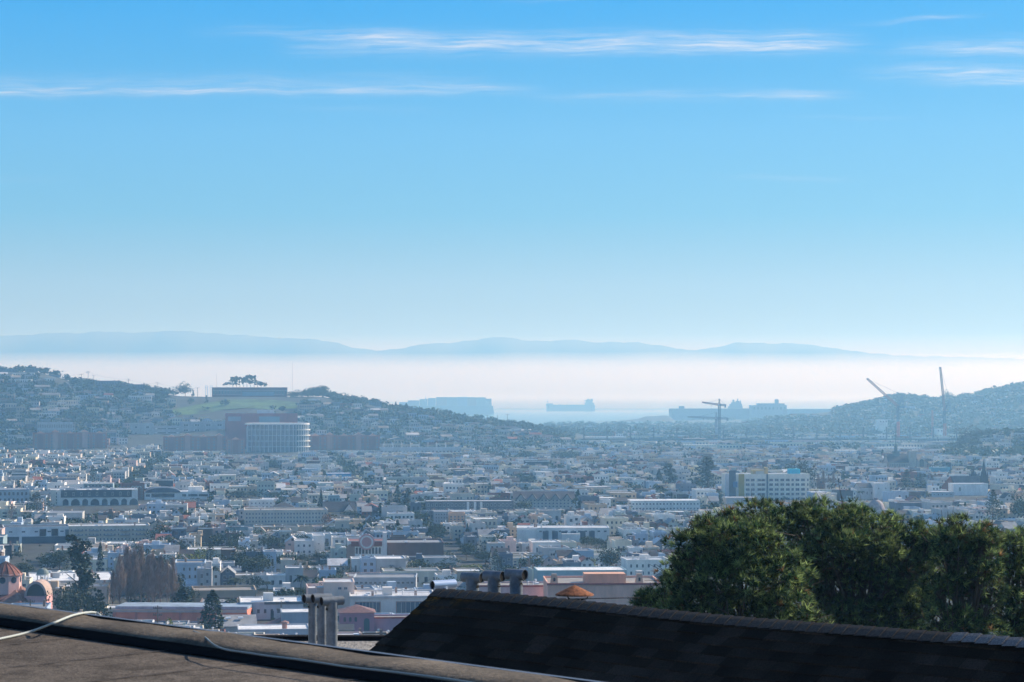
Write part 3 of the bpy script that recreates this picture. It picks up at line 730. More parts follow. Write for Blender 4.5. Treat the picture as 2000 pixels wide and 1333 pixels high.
def crown_cone(rng, n=450, leaf=.05, base=.1, wid=.26, tiers=0, droop=.1, power=1.0):
    mb = MB()
    for i in range(n):
        t = rng.random()**.8
        if tiers: t = (int(t*tiers) + rng.gauss(0, .09)) / tiers
        z = base + (1-base)*t; r = wid*(1-max(0, t))**power*(.25+.75*rng.random()**.5)*(1 + .25*sin(t*23+i % 5)); a = rng.random()*2*pi
        rq(rng, mb, (r*cos(a), r*sin(a), z - droop*r + (.35*r if tiers else 0)), leaf*rng.uniform(.6, 1.3))
    return mb
def crown_column(rng, n=400, leaf=.05, wid=.13):
    mb = MB()
    for i in range(n):
        t = rng.random(); z = .08 + .92*t; r = wid*sqrt(max(0, 1-(2*t-.75)**2/1.6))*(1 - .6*t**4)*(.6+.4*rng.random()); a = rng.random()*2*pi
        rq(rng, mb, (r*cos(a), r*sin(a), z), leaf*rng.uniform(.6, 1.2))
    return mb
def crown_ragged(rng, n=1700):
    mb = MB(); lb = [(rng.gauss(0, .035), rng.gauss(0, .04), .97, .045)]
    for i in range(15):
        t = .14 + .76*i/14 + rng.gauss(0, .015); a = rng.random()*6.28; q = .12*(1.15-t)**.5*rng.uniform(.5, 1.3); lb.append((q*cos(a), q*sin(a)*.8, t, rng.uniform(.06, .12)*(1.25-.6*t)))
    for i in range(n):
        x, y, z, r = lb[i % len(lb)]; d = np.array([rng.gauss(0, 1) for _ in range(3)]); d /= np.linalg.norm(d); r *= rng.uniform(.6, 1.05)
        rq(rng, mb, (x+d[0]*r*1.15, y+d[1]*r, z+d[2]*r*.75), .026*rng.uniform(.6, 1.2))
    return mb
def crown_palm(rng, fr=26, R_=.3, n=7):
    mb = MB()
    for k in range(fr):
        a = rng.random()*2*pi; el = rng.uniform(-.5, 1.25); L = R_*rng.uniform(.85, 1.15); prev = None
        for i in range(n+1):
            t = i/n; r = L*t*cos(el*(1-t*.5)); z = .82 + L*(sin(el)*t - .75*t*t*(1 if el > 0 else .6))
            w = .055*R_/.3*(sin(pi*min(1, t*1.02))**.5 + .05)*(1 if i < n else 0); dx, dy = -sin(a)*w, cos(a)*w
            cur = [(r*cos(a)+dx, r*sin(a)+dy, z-.018), (r*cos(a), r*sin(a), z+.004), (r*cos(a)-dx, r*sin(a)-dy, z-.018)]
            if prev:
                # split leaflets: skip every other outer sliver for a feathered edge
                mb.add(prev + cur, [(0,1,4,3),(1,2,5,4)])
            prev = cur
    return mb
def crown_umbrella(rng, n=500, leaf=.05):
    mb = MB(); lobes = [(-.42,.66,.17),(-.25,.74,.18),(-.12,.86,.13),(.05,.78,.16),(.18,.70,.17),(.33,.64,.15),(.02,.95,.07),(-.3,.84,.1),(.12,.9,.07)]
    for i in range(n):
        x, z, r = lobes[i % len(lobes)]; a = rng.random()*2*pi; q = r*rng.random()**.4
        rq(rng, mb, (x + q*cos(a)*1.1, q*sin(a)*1.2, z + rng.gauss(0, .035)), leaf*rng.uniform(.6, 1.2))
    return mb
def trunk_mb(rng, top=.65, r=.022, limbs=6, spread=.2, z0=.28):
    mb = MB(); k = [(0, 0, -.05)]
    for i in range(1, 5): k.append((rng.gauss(0, .012), rng.gauss(0, .012), top*i/4))
    for i in range(4): mb.bar(k[i], k[i+1], r*(1-.18*i), r*(1-.18*(i+1)), 6)
    for i in range(limbs):
        t = rng.uniform(z0, top); a = rng.random()*2*pi; L = spread*rng.uniform(.7, 1.1)
        m_ = (L*.5*cos(a), L*.5*sin(a), t+L*.35); mb.bar((0, 0, t-.02), m_, r*.5, r*.35, 5); mb.bar(m_, (L*cos(a), L*sin(a), t+L*.85), r*.35, r*.12, 5)
    return mb
def bare_mb(rng, n=130, wid=.11):
    mb = MB()
    for i in range(n):
        t = rng.random()**.8*.9; a = rng.random()*2*pi; r0 = .01; L = rng.uniform(.10, .30)*(1.15-t); r = wid*(1.05-t)*rng.uniform(.25, 1)
        p1 = (r*.75*cos(a), r*.75*sin(a), .10+t*.82+L*.35); p2 = (r*cos(a)+rng.gauss(0, .006), r*sin(a)+rng.gauss(0, .006), .10+t*.82+L)
        mb.bar((0, 0, .08+t*.82), p1, .0032, .0024, 3); mb.bar(p1, p2, .0024, .0010, 3)
        for _ in range(2):
            q = rng.uniform(.2, .9); m_ = tuple(p1[k]+(p2[k]-p1[k])*q for k in range(3)); mb.bar(m_, (m_[0]+rng.gauss(0, .014), m_[1]+rng.gauss(0, .014), m_[2]+L*.35), .0022, .0009, 3)
    return mb
PROTO = {}
def proto(kind, i):
    if (kind, i) in PROTO: return PROTO[kind, i]
    rng = random.Random(hash_(kind) + i*17)
    tm = BARK; cm = LEAF
    if kind == 'round': c, t = crown_round(rng, 520, .065), trunk_mb(rng)
    elif kind == 'dense': c, t = crown_round(rng, 1500, .036, .8, 15), trunk_mb(rng); 
    elif kind == 'dark': c, t = crown_round(rng, 1400, .036, .95, 14), trunk_mb(rng); cm = CONI
    elif kind == 'red': c, t = crown_round(rng, 420, .05), trunk_mb(rng); cm = DRYLEAF
    elif kind == 'lime': c, t = crown_round(rng, 700, .05), trunk_mb(rng); cm = LIME
    elif kind == 'conifer': c, t = crown_cone(rng, 1100, .033, wid=.27), trunk_mb(rng, .95, .018, 0); cm = CONI
    elif kind == 'redwood': c, t = crown_cone(rng, 1300, .028, .04, .2, 11, .3, .8), trunk_mb(rng, .97, .018, 0); cm = CONI
    elif kind == 'ragged': c, t = crown_ragged(rng), trunk_mb(rng, .95, .016, 8, .13); cm = CONI
    elif kind == 'araucaria': c, t = crown_cone(rng, 1400, .022, .06, .33, 13, -.2, .9), trunk_mb(rng, .98, .014, 0); cm = CONI
    elif kind == 'cypress': c, t = crown_column(rng, 900, .034, .14), trunk_mb(rng, .5, .02, 0); cm = CONI
    elif kind == 'palm': c, t = crown_palm(rng), trunk_mb(rng, .83, .028, 0)
    elif kind == 'tallpalm': c, t = crown_palm(rng, 30, .13), trunk_mb(rng, .83, .010, 0)
    elif kind == 'umbrella': c, t = crown_umbrella(rng), MB(); cm = CONI
    elif kind == 'bare': c, t = bare_mb(rng, 300, .16), trunk_mb(rng, .92, .010, 0); cm = TWIG; tm = TWIG
    elif kind == 'barewide': c, t = bare_mb(rng, 150, .4), trunk_mb(rng, .8, .014, 7); cm = TWIG; tm = TWIG
    if kind == 'umbrella':
        for k in range(9): x = -.38+.09*k; t.bar((x*.8, rng.uniform(-.05, .05), -.1), (x, 0, .72), .008, .004, 4)
    oc = c.build('crown', cm); ot = t.build('trunk', tm); r = (oc.data, ot.data); bpy.data.objects.remove(oc); bpy.data.objects.remove(ot)
    PROTO[kind, i] = r; return r
def hash_(s): return sum(ord(c)*(i+1) for i, c in enumerate(s))
TNAME = dict(ragged='conifer', round='round_tree', dense='round_tree', dark='dark_tree', red='reddish_tree', lime='yellow_green_tree', conifer='conifer', redwood='redwood_tree', araucaria='norfolk_pine', cypress='cypress_tree', palm='palm_tree',
             tallpalm='palm_tree', umbrella='umbrella_tree', bare='bare_poplar', barewide='bare_tree')
def tree(kind, x, y, z, h, w=1.0, label=None, group=None, i=None, rz=None):
    i = (hash_(kind) + int(abs(x*13+y*7))) % 3 if i is None else i
    c, t = proto(kind, i)
    o = empty(TNAME[kind], (x, y, z), (x*1.7+y) % 6.28 if rz is None else rz, label, 'palm tree' if 'palm' in kind else 'tree', group); o.scale = (h*w, h*w, h)
    for nm, d in (('crown', c), ('trunk', t)):
        q = bpy.data.objects.new(nm, d); COL.objects.link(q); q.parent = o
    return o
def lm_tree(kind, x0, x1, yt, yb, label, D=None, group=None, mark=None, keep=True, wk=None, sink=0, rz=None, i=None):
    D = D or 306000 / (yb + 2 - 772); px = (x0+x1)/2; x, _, top = P(px, yt, D); g = ground(x, D) - sink
    nat = dict(ragged=.25, round=.85, dense=.85, dark=.85, red=.85, lime=.85, conifer=.52, redwood=.40, araucaria=.6, cypress=.28, palm=.62, tallpalm=.28, umbrella=1.15, bare=.25, barewide=.8)[kind]
    h = max(2, top - g); w = (x1-x0)/F*D / (nat*h)
    o = tree(kind, x, D, g, h, w, label, group, rz=rz, i=i)
    if keep: KEEP.append((x0, x1, yt, yb, D)); FOOT.append((x, D, (x1-x0)/F*D*.4, 4))
    if mark: MARKS.append((px, (yt+yb)/2, mark, x1-x0))
    return o
# ------------------------------------------------------------------ landmark buildings
def arch_win(mb, x, y, z, w, h, n=8, mi=0):
    v = [(x-w/2, y, z), (x+w/2, y, z)] + [(x + w/2*cos(pi*i/n), y, z+h-w/2 + w/2*sin(pi*i/n)) for i in range(n+1)]
    mb.add(v, [(0, 1) + tuple(range(2, n+3))], mi)

# -- pink church with tiled domes, lower left
D = 705; s_ = D/F
def church():
    x, _, z = P(12, 1190, D); g = ground(x, D)
    o = empty('domed_church', (x, D, g), 0, 'pink church with red tiled dome, drum and barrel-topped chapel at the lower left edge', 'church')
    def zz(py): return P(12, py, D)[2] - g
    pink = (.78, .48, .43); cx = (8-12)*s_
    m = MB(); m.lathe(cx, 2, [(31*s_, zz(1172)), (31*s_, zz(1126)), (34*s_, zz(1125)), (34*s_, zz(1121))], 8, pi/8, pi/8+2*pi); setcol(m.build('drum', WALL, o), pink)
    m = MB(); m.lathe(cx, 2, [(34*s_, zz(1124)), (26*s_, zz(1115)), (17*s_, zz(1107.5)), (8*s_, zz(1102)), (3*s_, zz(1099)), (.01, zz(1097))], 16); setcol(m.build('dome', TILE, o), RC['tile'])
    for k in range(16):
        a = 2*pi*k/16; m = MB() if k == 0 else m
        for (r0, z0), (r1, z1) in zip([(34, 1124), (26, 1115), (17, 1107.5), (8, 1102)], [(26, 1115), (17, 1107.5), (8, 1102), (3, 1099)]):
            m.bar((cx+r0*s_*cos(a), 2+r0*s_*sin(a), zz(z0)), (cx+r1*s_*cos(a), 2+r1*s_*sin(a), zz(z1)), .13)
    setcol(m.build('dome_ribs', TILE, o), (.12, .05, .04))
    for k in range(8):
        a = pi/8 + pi/8 + 2*pi*k/8; m = MB(); nrm = np.array((cos(a), sin(a))); tg = np.array((-sin(a), cos(a))); R_ = 31*s_*cos(pi/8)+.03
        v = []
        for j in range(12): t = 2*pi*j/12; p = nrm*R_ + tg*1.0*cos(t); v.append((cx+p[0], 2+p[1], zz(1133) + 1.0*sin(t)))
        m.add(v, [tuple(range(12))]); m.build('round_window', GLASS, o)
    # tiled nave roof
    m = MB(); b = [(-60, 1173), (52, 1173)]
    x0, x1 = (-60-12)*s_, (62-12)*s_; zt_, zb = zz(1143), zz(1172)
    m.add([(x0, -6, zb), (x1, -6, zb), (x1-3, 14, zb+1), (x0, 14, zb+1), (x0+7, 3, zt_), ((34-12)*s_, 3, zt_)], [(0,1,5,4),(1,2,5),(2,3,4,5),(3,0,4)]); setcol(m.build('nave_roof', TILE, o), (.26, .12, .09))
    m = MB(); xa = (33-12)*s_
    m.add([(xa-3.2, -9, zb), (xa+3.2, -9, zb), (xa+.2, -3, zz(1150))], [(0,1,2)]); m.add([(xa-3.2, -9, zb), (xa+.2, -3, zz(1150)), (xa-3.2, -2, zb)], [(0,1,2)]); m.add([(xa+3.2, -9, zb), (xa+3.2, -2, zb), (xa+.2, -3, zz(1150))], [(0,1,2)])
    setcol(m.build('dormer_roof', TILE, o), (.30, .15, .11))
    m = MB(); m.box(x0, x1-.5, -5.6, 14, -4, zb-.05); setcol(m.build('wall', WALL, o), pink)
    # barrel-topped chapel
    xa, xb = (53-12)*s_, (96-12)*s_; zc = zz(1163); r = (xb-xa)/2; xm = (xa+xb)/2
    m = MB(); m.box(xa, xb, -4, 5, -4, zc, top=False); n = 14
    v = [(xm + r*cos(pi*i/n), yy, zc + r*1.35*sin(pi*i/n)) for yy in (-4, 5) for i in range(n+1)]
    setcol(m.build('chapel_wall', WALL, o), (.85, .44, .42))
    m = MB(); m.add(v, [(i, i+1, n+2+i, n+1+i) for i in range(n)]); setcol(m.build('barrel_vault', WALL, o), (.50, .36, .30))
    m = MB(); v = [(xm + r*.86*cos(pi*i/n), -3.4, zc + r*1.16*sin(pi*i/n)) for i in range(n+1)]; m.add(v, [tuple(range(n+1))]); m.build('arched_recess', mat('recess_plaster', (.10,.085,.08), .9), o)
    m = MB(); v = [(xm + q*r*cos(pi*i/n), -4.0, zc + q*r*1.35*sin(pi*i/n)) for q in (1, .82) for i in range(n+1)]
    m.add(v, [(i, i+1, n+2+i, n+1+i) for i in range(n)]); setcol(m.build('arch_rim', WALL, o), (.60, .42, .38))
    KEEP.append((-40, 96, 1096, 1190, D)); FOOT.append((x, D+5, 16, 14)); MARKS.append((40, 1150, 'the pink domed church', 100))
church()
def cupola(b, g, D):
    s_ = D/F; cx = (84-142)*s_; z0 = b.h; r = 13*s_
    m = b.part('cupola', WALL, (.68,.68,.66)); 
    for k in range(8): a = 2*pi*(k+.5)/8; m.cyl(cx+r*.85*cos(a), 4+r*.85*sin(a), z0, z0+12*s_, .18, n=5)
    m.cyl(cx, 4, z0+12*s_, z0+14*s_, r, n=12); m.cyl(cx, 4, z0-.1, z0+.5, r*1.05, n=12)
    m = b.part('cupola_dome', PALE, (.20,.24,.22)); m.lathe(cx, 4, [(r*.92*cos(t*pi/12), z0+14*s_+r*.95*sin(t*pi/12)) for t in range(7)], 14)
    b.clutter(random.Random(4), 16)
lm_building('domed_hall', 'white flat-roofed hall with a small domed cupola beside the pink church', 'building', 60, 226, 1134, 1148, 800, 40, 'grey', 'white', par=.5, fn=cupola, mark='the hall with the small cupola')
lm_building('coral_hall', 'long coral-pink hall with bluish roof edge below the bare poplars', 'building', 222, 482, 1192, 1222, 690, 16, (.95,.30,.20), 'blue', 0, 0, par=.5, rz=radians(-3), mark='the long coral hall', fn=lambda b, g, D: (b.part('rear_roof', ROOF, (.36,.44,.52)).box(-b.w/2, b.w/2, 1.5, 15, b.h+.6, b.h+1.4), b.part('cornice', WALL, (.66,.46,.40)).box(-b.w/2-.2, b.w/2+.2, -.35, -.11, b.h-.2, b.h+.62), [b.part('pilaster', WALL, (.70,.24,.19)).box(-b.w/2+k*b.w/6-.35, -b.w/2+k*b.w/6+.35, -.3, 0, -2, b.h-.25) for k in range(7)]))
lm_building('beige_commercial_block', 'beige windowless block right of the bare poplars, between two palms', 'building', 377, 500, 1153, 1178, 745, 18, (.52,.40,.28), 'tan', par=.7, mark='the beige windowless block')
def shopf(b, g, D):
    m = b.part('roof_edge', PALE, (.10,.12,.14)); m.box(-b.w*.12, b.w/2+.3, -.3, -.11, b.h-.3, b.h+.5)
    m = b.part('door', GLASS); m.box(-b.w*.02, b.w*.03, -.08, 0, 0, 2.6)
lm_building('grey_storefront', 'grey block with white roof and dark eave over a shopfront', 'building', 470, 592, 1176, 1210, 700, 20, (.58,.60,.60), 'white', 1, 9, par=.45, fw=.45, fh=.35, fn=shopf, clutter=4, mark='the grey block with the dark eave')
lm_building('low_garage', 'low blue-grey garage with a white roof beside the tall grey vents', 'building', 550, 608, 1196, 1216, 670, 12, (.36,.42,.48), 'white', par=.3)
lm_building('white_annex', 'low white annex with a mushroom-shaped red roof vent behind the curb', 'building', 466, 605, 1229, 1250, 640, 14, (.62,.64,.66), 'white', par=.4, fn=lambda b, g, D: b.part('roof_vent', TILE, (.38,.22,.19)).lathe(b.w*.15, 3, [(.7, b.h+.1), (.7, b.h+1.6), (1.3, b.h+1.6), (1.1, b.h+2.1), (.01, b.h+2.5)], 12))
lm_building('skylit_house', 'grey shallow-roofed house with skylights, right of the lone dark cypress', 'house', 425, 500, 1208, 1240, 662, 22, 'grey', 'grey', kind='gable', rise=2.2, axis='x', fn=lambda b, g, D: [b.part('skylight', PALE, (.75,.8,.85)).box(a, a+1.4, 5, 6.6, b.h+1.6, b.h+2.0) for a in (-3, .6)])
lm_building('tile_roofed_house', 'house with a broad mauve-red tiled roof left of the tall grey vents', 'house', 520, 612, 1206, 1236, 668, 16, 'beige', (.22,.12,.12), kind='hip', rise=3.4, mark='the mauve tiled roof')
def whitebig(b, g, D):
    s_ = D/F; h = b.h
    for (a0, a1) in ((-72, -25), (8, 70)):
        for k in range(8): 
            t = a0*s_ + (a1-a0)*s_*k/7
            if k in (0, 7): continue
            b.part('mullion', TRIM).box(t-.05, t+.05, -.16, -.02, h*.30, h*.80)
        m = b.part('studio_window', GLASSW); m.box(a0*s_, a1*s_, -.02, .06, h*.30, h*.80)
        m = b.part('window_frame', PALE, (.45,.28,.22)); m.box(a0*s_-.25, a0*s_, -.2, .05, h*.28, h*.83); m.box(a1*s_, a1*s_+.25, -.2, .05, h*.28, h*.83); m.box(a0*s_, a1*s_, -.2, .05, h*.80, h*.83)
    m = b.part('cornice', WALL, (.62,.60,.57)); m.box(-b.w/2-.3, b.w/2+.3, -.4, -.12, h-.1, h+.5)
    b.clutter(random.Random(9), 12)
    m = b.part('roof_rail', TRIM)
    for k in range(14): m.bar((-b.w/2+k*b.w/13, 1, h), (-b.w/2+k*b.w/13, 1, h+1.5), .05, n=4)
    m.bar((-b.w/2, 1, h+1.45), (b.w/2, 1, h+1.45), .05, n=4)
    for a0, a1, c in ((-30, -26, 0), ): pass
o = lm_building('studio_building', 'white block with tall gridded studio windows above the purple house', 'building', 684, 850, 1164, 1206, 700, 22, (.86,.80,.72), 'silver', fn=whitebig, mark='the white studio block')
lm_building('peach_tower', 'peach windowed stair tower just left of the white studio block', 'building', 633, 692, 1137, 1232, 712, 14, (.84,.64,.53), 'silver', par=.4, fn=lambda b, g, D: [b.win.append(('f', k, 0, b.h-1.6, 1.2, .8)) for k in (.2, 2.0)])
lm_building('peach_wing', 'low peach wing attached left of the peach stair tower', 'building', 619, 640, 1148, 1240, 716, 10, (.66,.46,.38), 'silver', par=.3)
lm_building('long_windowed_shed', 'long grey two-storey row with a ribbon of windows behind the white studio block', 'building', 690, 812, 1128, 1152, 782, 18, (.42,.45,.48), 'grey', 1, 13, par=.5, fw=.7, fh=.45, wz=(.62, .92), rz=radians(1))
def purp(b, g, D):
    for k in range(3):
        m = b.part('arched_window', GLASS); arch_win(m, -b.w/2+1.4+k*1.55, -.04, b.h*.60, .7, 1.3)
    m = b.part('arched_door', PALE, (.08,.13,.14)); arch_win(m, b.w*.28, -.04, b.h*.18, 1.6, 3.6)
lm_building('purple_house', 'purple stucco tower house with hipped tile roof and arched windows', 'house', 664, 731, 1184, 1242, 655, 10, (.44,.22,.28), (.24,.13,.12), kind='hip', rise=1.9, fn=purp, mark='the purple tower house')
lm_building('purple_wing', 'long pale purple wing with a red coping right of the purple tower', 'building', 730, 860, 1206, 1245, 660, 9, (.50,.35,.42), 'tan', par=.5, fn=lambda b, g, D: b.part('coping', TILE, (.45,.12,.09)).box(-b.w/2-.2, b.w/2+.2, -.3, -.11, b.h+.2, b.h+.62))
lm_building('tiled_shed', 'small shed with dark tiles at the foot of the purple tower', 'shed', 652, 690, 1222, 1246, 630, 8, 'grey', (.09,.09,.09), kind='gable', rise=1.2, axis='x')
def mauve(b, g, D):
    s_ = D/F; h = b.h
    m = b.part('coping', TILE, (.40,.11,.09)); m.box(-b.w/2-.25, b.w/2+.25, -.35, -.12, h+.05, h+.62)
    m = b.part('orange_penthouse', WALL, (.78,.42,.27)); m.box(-37*s_, 44*s_, 4, 12, h, h+19*s_); m.box(-38*s_, 45*s_, 3.8, 4, h+18*s_, h+20*s_)
    for cx in (-97, 70):
        m = b.part('chimney', WALL, (.50,.38,.28)); w1, w2 = 8*s_, 5*s_
        m.add([(cx*s_-w1, 3, h), (cx*s_+w1, 3, h), (cx*s_+w1, 3+2*w1, h), (cx*s_-w1, 3+2*w1, h), (cx*s_-w2, 3+w1-w2, h+20*s_), (cx*s_+w2, 3+w1-w2, h+20*s_), (cx*s_+w2, 3+w1+w2, h+20*s_), (cx*s_-w2, 3+w1+w2, h+20*s_)], [(0,1,5,4),(1,2,6,5),(2,3,7,6),(3,0,4,7),(4,5,6,7)])
        m = b.part('chimney_arch', GLASS); arch_win(m, cx*s_, 2.9, h+.8, .55, 1.0)
lm_building('mauve_school', 'large mauve block with red coping, orange penthouse and two chimneys, left of the pines', 'building', 1070, 1292, 1139, 1190, 610, 24, (.95,.50,.36), 'tan', par=.6, rz=radians(2), fn=mauve, mark='the large mauve block')
lm_building('pink_terrace', 'long pale pink wing with dark red coping between the hooded vents', 'building', 925, 1072, 1144, 1176, 640, 14, (.72,.52,.49), 'tan', par=.5, fn=lambda b, g, D: b.part('coping', TILE, (.35,.12,.11)).box(-b.w/2-.2, b.w/2+.2, -.3, -.12, b.h+.1, b.h+.62), clutter=5)
lm_building('teal_sided_warehouse', 'low teal-sided warehouse with a long white roof behind the mauve block', 'warehouse', 1050, 1224, 1114, 1140, 800, 17, (.34,.48,.50), 'white', par=.3, mark='the teal-sided warehouse')
lm_building('brick_hall', 'long dark brown brick hall with blank walls in the middle of the city', 'building', 755, 866, 1060, 1092, 955, 26, (.16,.095,.085), 'grey', par=.7, mark='the dark brown brick hall', clutter=4)
def theatre(b, g, D):
    s_ = D/F
    for k in range(9): m = b.part('arched_window', GLASS); arch_win(m, -b.w*.36+k*b.w*.085, -.05, b.h*.42, .9, 2.6)
    m = b.part('tile_band', TILE, (.28,.10,.08)); m.box(-b.w*.42, b.w*.38, -.5, 1.5, b.h*.80, b.h+.4)
    m = b.part('rose_gable', WALL, (.55,.30,.30)); v = [(-b.w*.02 + 3.3*cos(2*pi*i/14), -.7, b.h+.2 + 3.3*sin(2*pi*i/14)) for i in range(14)]; m.add(v + [(p[0], 0, p[2]) for p in v], [tuple(range(14)), tuple(range(27, 13, -1))] + [(i, (i+1) % 14, 14+(i+1) % 14, 14+i) for i in range(14)])
    m = b.part('rose_ring', WALL, (.72,.70,.68)); v = [(-b.w*.02 + r*cos(2*pi*i/14), -.78, b.h+.2 + r*sin(2*pi*i/14)) for r in (2.7, 2.0) for i in range(14)]; m.add(v, [(i, (i+1) % 14, 14+(i+1) % 14, 14+i) for i in range(14)])
    m = b.part('side_tower', WALL, (.72,.70,.68)); m.box(b.w*.40, b.w*.5+.1, -.4, 4, -2, b.h+4)
    m = b.part('corner_arch', WALL, (.45,.30,.24)); arch_win(m, -b.w*.43, -.1, b.h*.2, 3.4, b.h*.72)
lm_building('ornate_theatre', 'ornate white theatre with arched windows and a round rose gable', 'theatre', 680, 755, 1057, 1094, 940, 22, (.86,.83,.78), 'tile', par=.6, fn=theatre, mark='the ornate white theatre')
lm_building('white_duplex', 'white two-storey house with square dark windows left of the ornate theatre', 'house', 576, 612, 1056, 1086, 975, 14, (.80,.77,.71), 'silver', 2, 3, fw=.4, fh=.4, mark='the white two-storey duplex')
lm_building('white_gable_wall_house', 'tall white blank-sided house with one small window, beside the duplex', 'house', 611, 634, 1046, 1084, 985, 14, (.90,.87,.81), 'silver', 1, 1, fw=.2, fh=.1, wz=(.4, .8))
def apts(b, g, D):
    for k in range(5):
        xx = -b.w/2 + b.w*(k+.6)/5.2
        m = b.part('balcony', WALL, (.35,.35,.36)); m.box(xx-2.2, xx+2.2, -1.1, -.05, b.h*.45, b.h*.53); m.box(xx-2.2, xx+2.2, -1.1, -.05, b.h*.74, b.h*.82)
    b.clutter(random.Random(2), 6)
lm_building('beige_apartment_block', 'long beige three-storey apartment block with balconies above the bare poplars', 'apartment building', 136, 292, 1027, 1064, 1065, 22, (.70,.60,.48), 'silver', 3, 22, fn=apts, fw=.4, fh=.45, par=.7, mark='the long beige apartments')
def modern(b, g, D):
    m = b.part('dark_base', WALL, (.10,.12,.15)); m.box(-b.w*.46, b.w*.44, -.6, -.02, -2, b.h*.42)
    for a in (.05, .23): m = b.part('loggia', GLASS); m.box(b.w*a, b.w*(a+.1), -.25, -.02, b.h*.45, b.h*.9)
    m = b.part('dark_bay', WALL, (.15,.18,.21)); m.box(b.w*.44, b.w*.5, -.5, 8, -2, b.h*.85)
    m = b.part('white_fin', WALL, C['white']); m.box(-b.w*.26, -b.w*.22, -1.2, -.6, -2, b.h*.5)
lm_building('modern_housing_block', 'modern white housing block on a dark base at the far left', 'apartment building', 8, 134, 1029, 1068, 1060, 20, (.84,.84,.82), 'dark', 1, 5, par=.4, fw=.3, fh=.4, wz=(.62, .85), fn=modern, mark='the modern white housing block')
def inst(b, g, D):
    h = b.h
    m = b.part('dark_upper_storey', WALL, (.075,.085,.10)); m.box(-b.w*.385, b.w*.43, -.5, -.02, h*.55, h+.45)
    m = b.part('end_pier', WALL, (.62,.60,.52)); m.box(-b.w/2-.1, -b.w*.44, -1.5, -.05, -2, h+.7)
    for k in range(8): m = b.part('tall_window', GLASS); x = -b.w*.33+k*b.w*.112; arch_win(m, x, -.06, h*.02, 5.2 if k % 2 else 3.4, h*.43)
    for k in range(9): b.win.append(('f', -b.w*.33+k*b.w*.09, -.5, h*.78, 1.2, 2.2))
    m = b.part('side_window', GLASS)
    for r in range(4): m.box(-b.w*.452, -b.w*.43, -.3, -.02, h*(.1+.22*r), h*(.24+.22*r))
    rng = random.Random(1)
    for k in range(16): m = b.part('roof_unit', PALE, (.6,.62,.64)); a = rng.uniform(-.42, .3)*b.w; m.box(a, a+rng.uniform(1, 3), 3, 6, h+.09, h+rng.uniform(.8, 2.2))
lm_building('institutional_block', 'long institutional block with dark upper band over white arches, left of the brick tower', 'institution', 101, 268, 957, 1004, 1420, 26, (.80,.79,.74), 'silver', par=.5, fn=inst, mark='the long dark-banded institution')
def btower(b, g, D):
    m = b.part('arcade_trim', TRIM)
    for k in range(3):
        x = b.w*(.0 + .14*k)
        for i in range(8): t0, t1 = pi*i/8, pi*(i+1)/8; m.bar((x+1.1*cos(t0), -.15, b.h-2+1.1*sin(t0)), (x+1.1*cos(t1), -.15, b.h-2+1.1*sin(t1)), .16, n=4)
    m = b.part('water_tank', WALL, (.24,.11,.08)); m.box(-b.w*.0, b.w*.3, 3, 7, b.h, b.h+2.2)
lm_building('brick_tower_block', 'tall red-brown brick block with white arcade trim behind the institution', 'building', 237, 282, 945, 990, 1500, 16, (.26,.12,.085), 'grey', 6, 5, par=.8, fw=.35, fh=.45, fn=btower, mark='the tall brick tower block')
def archroof(b, g, D):
    s_ = D/F; n = 14; m = b.part('arched_roof', ROOF, (.10,.12,.16)); cx = -25*s_; r = 34*s_
    v = [(cx + r*cos(pi*i/n), yy, b.h + 9.5*s_*sin(pi*i/n)) for yy in (-1, 24) for i in range(n+1)]
    m.add(v, [(i, i+1, n+2+i, n+1+i) for i in range(n)] + [tuple(range(n+1))])
    m = b.part('great_window', GLASS); m.box(cx-22*s_, cx+22*s_, -.3, -.02, b.h*.35, b.h*.85)
    for a in (-58, 12, 24, 44): m = b.part('strip_window', GLASS); m.box(a*s_, (a+ (8 if a in (-58, 12) else 18))*s_, -.2, -.02, b.h*.45, b.h*.75)
    m = b.part('roof_box', WALL, C['white']); m.box(25*s_, 52*s_, 8, 14, b.h, b.h+10*s_)
lm_building('arched_roof_hall', 'white hall with a dark barrel-arched roof right of the brick tower', 'hall', 283, 404, 961, 986, 1500, 26, (.82,.82,.80), 'white', par=.4, fn=archroof, mark='the arched-roof hall')
lm_building('pale_office_block', 'pale office block with vertical piers at the left edge', 'office building', -20, 56, 956, 984, 1440, 22, (.46,.50,.54), 'silver', 2, 9, fw=.55, fh=.6, mark='the pale office block on the left edge')
lm_building('long_school', 'long cream school with tall pilasters and three-storey windows, left of centre', 'school', 478, 640, 996, 1032, 1215, 28, (.72,.63,.52), 'tan', 3, 26, fw=.45, fh=.5, par=.8, mark='the long cream school', clutter=6)
lm_building('white_flats', 'small white flats with a bright roof above the long cream school', 'apartment building', 487, 534, 977, 994, 1370, 14, 'white', 'white', 2, 6, fw=.4, fh=.4, mark='the small white flats')
lm_building('dark_hip_roof_house', 'house with a wide dark hipped roof beside the small white flats', 'house', 526, 582, 983, 1000, 1330, 14, 'grey', 'dark', kind='hip', rise=3.6)
lm_building('timbered_house', 'house with a big dark roof and white half-timbered gable right of the school', 'house', 632, 694, 981, 1006, 1325, 16, 'beige', 'dark', kind='gable', rise=5.2, axis='x', fn=lambda b, g, D: (b.part('front_gable', WALL, C['white']).gable(b.w*.12, b.w*.48, -1.5, 6, b.h-.5, 4.8, 'y', ov=0), b.part('gable_trim', PALE, (.06,.06,.07)).bar((b.w*.1, -1.7, b.h-.5), (b.w*.3, -1.7, b.h+4.5), .22), b.part('gable_trim', PALE, (.06,.06,.07)).bar((b.w*.5, -1.7, b.h-.5), (b.w*.3, -1.7, b.h+4.5), .22)), mark='the half-timbered gable')
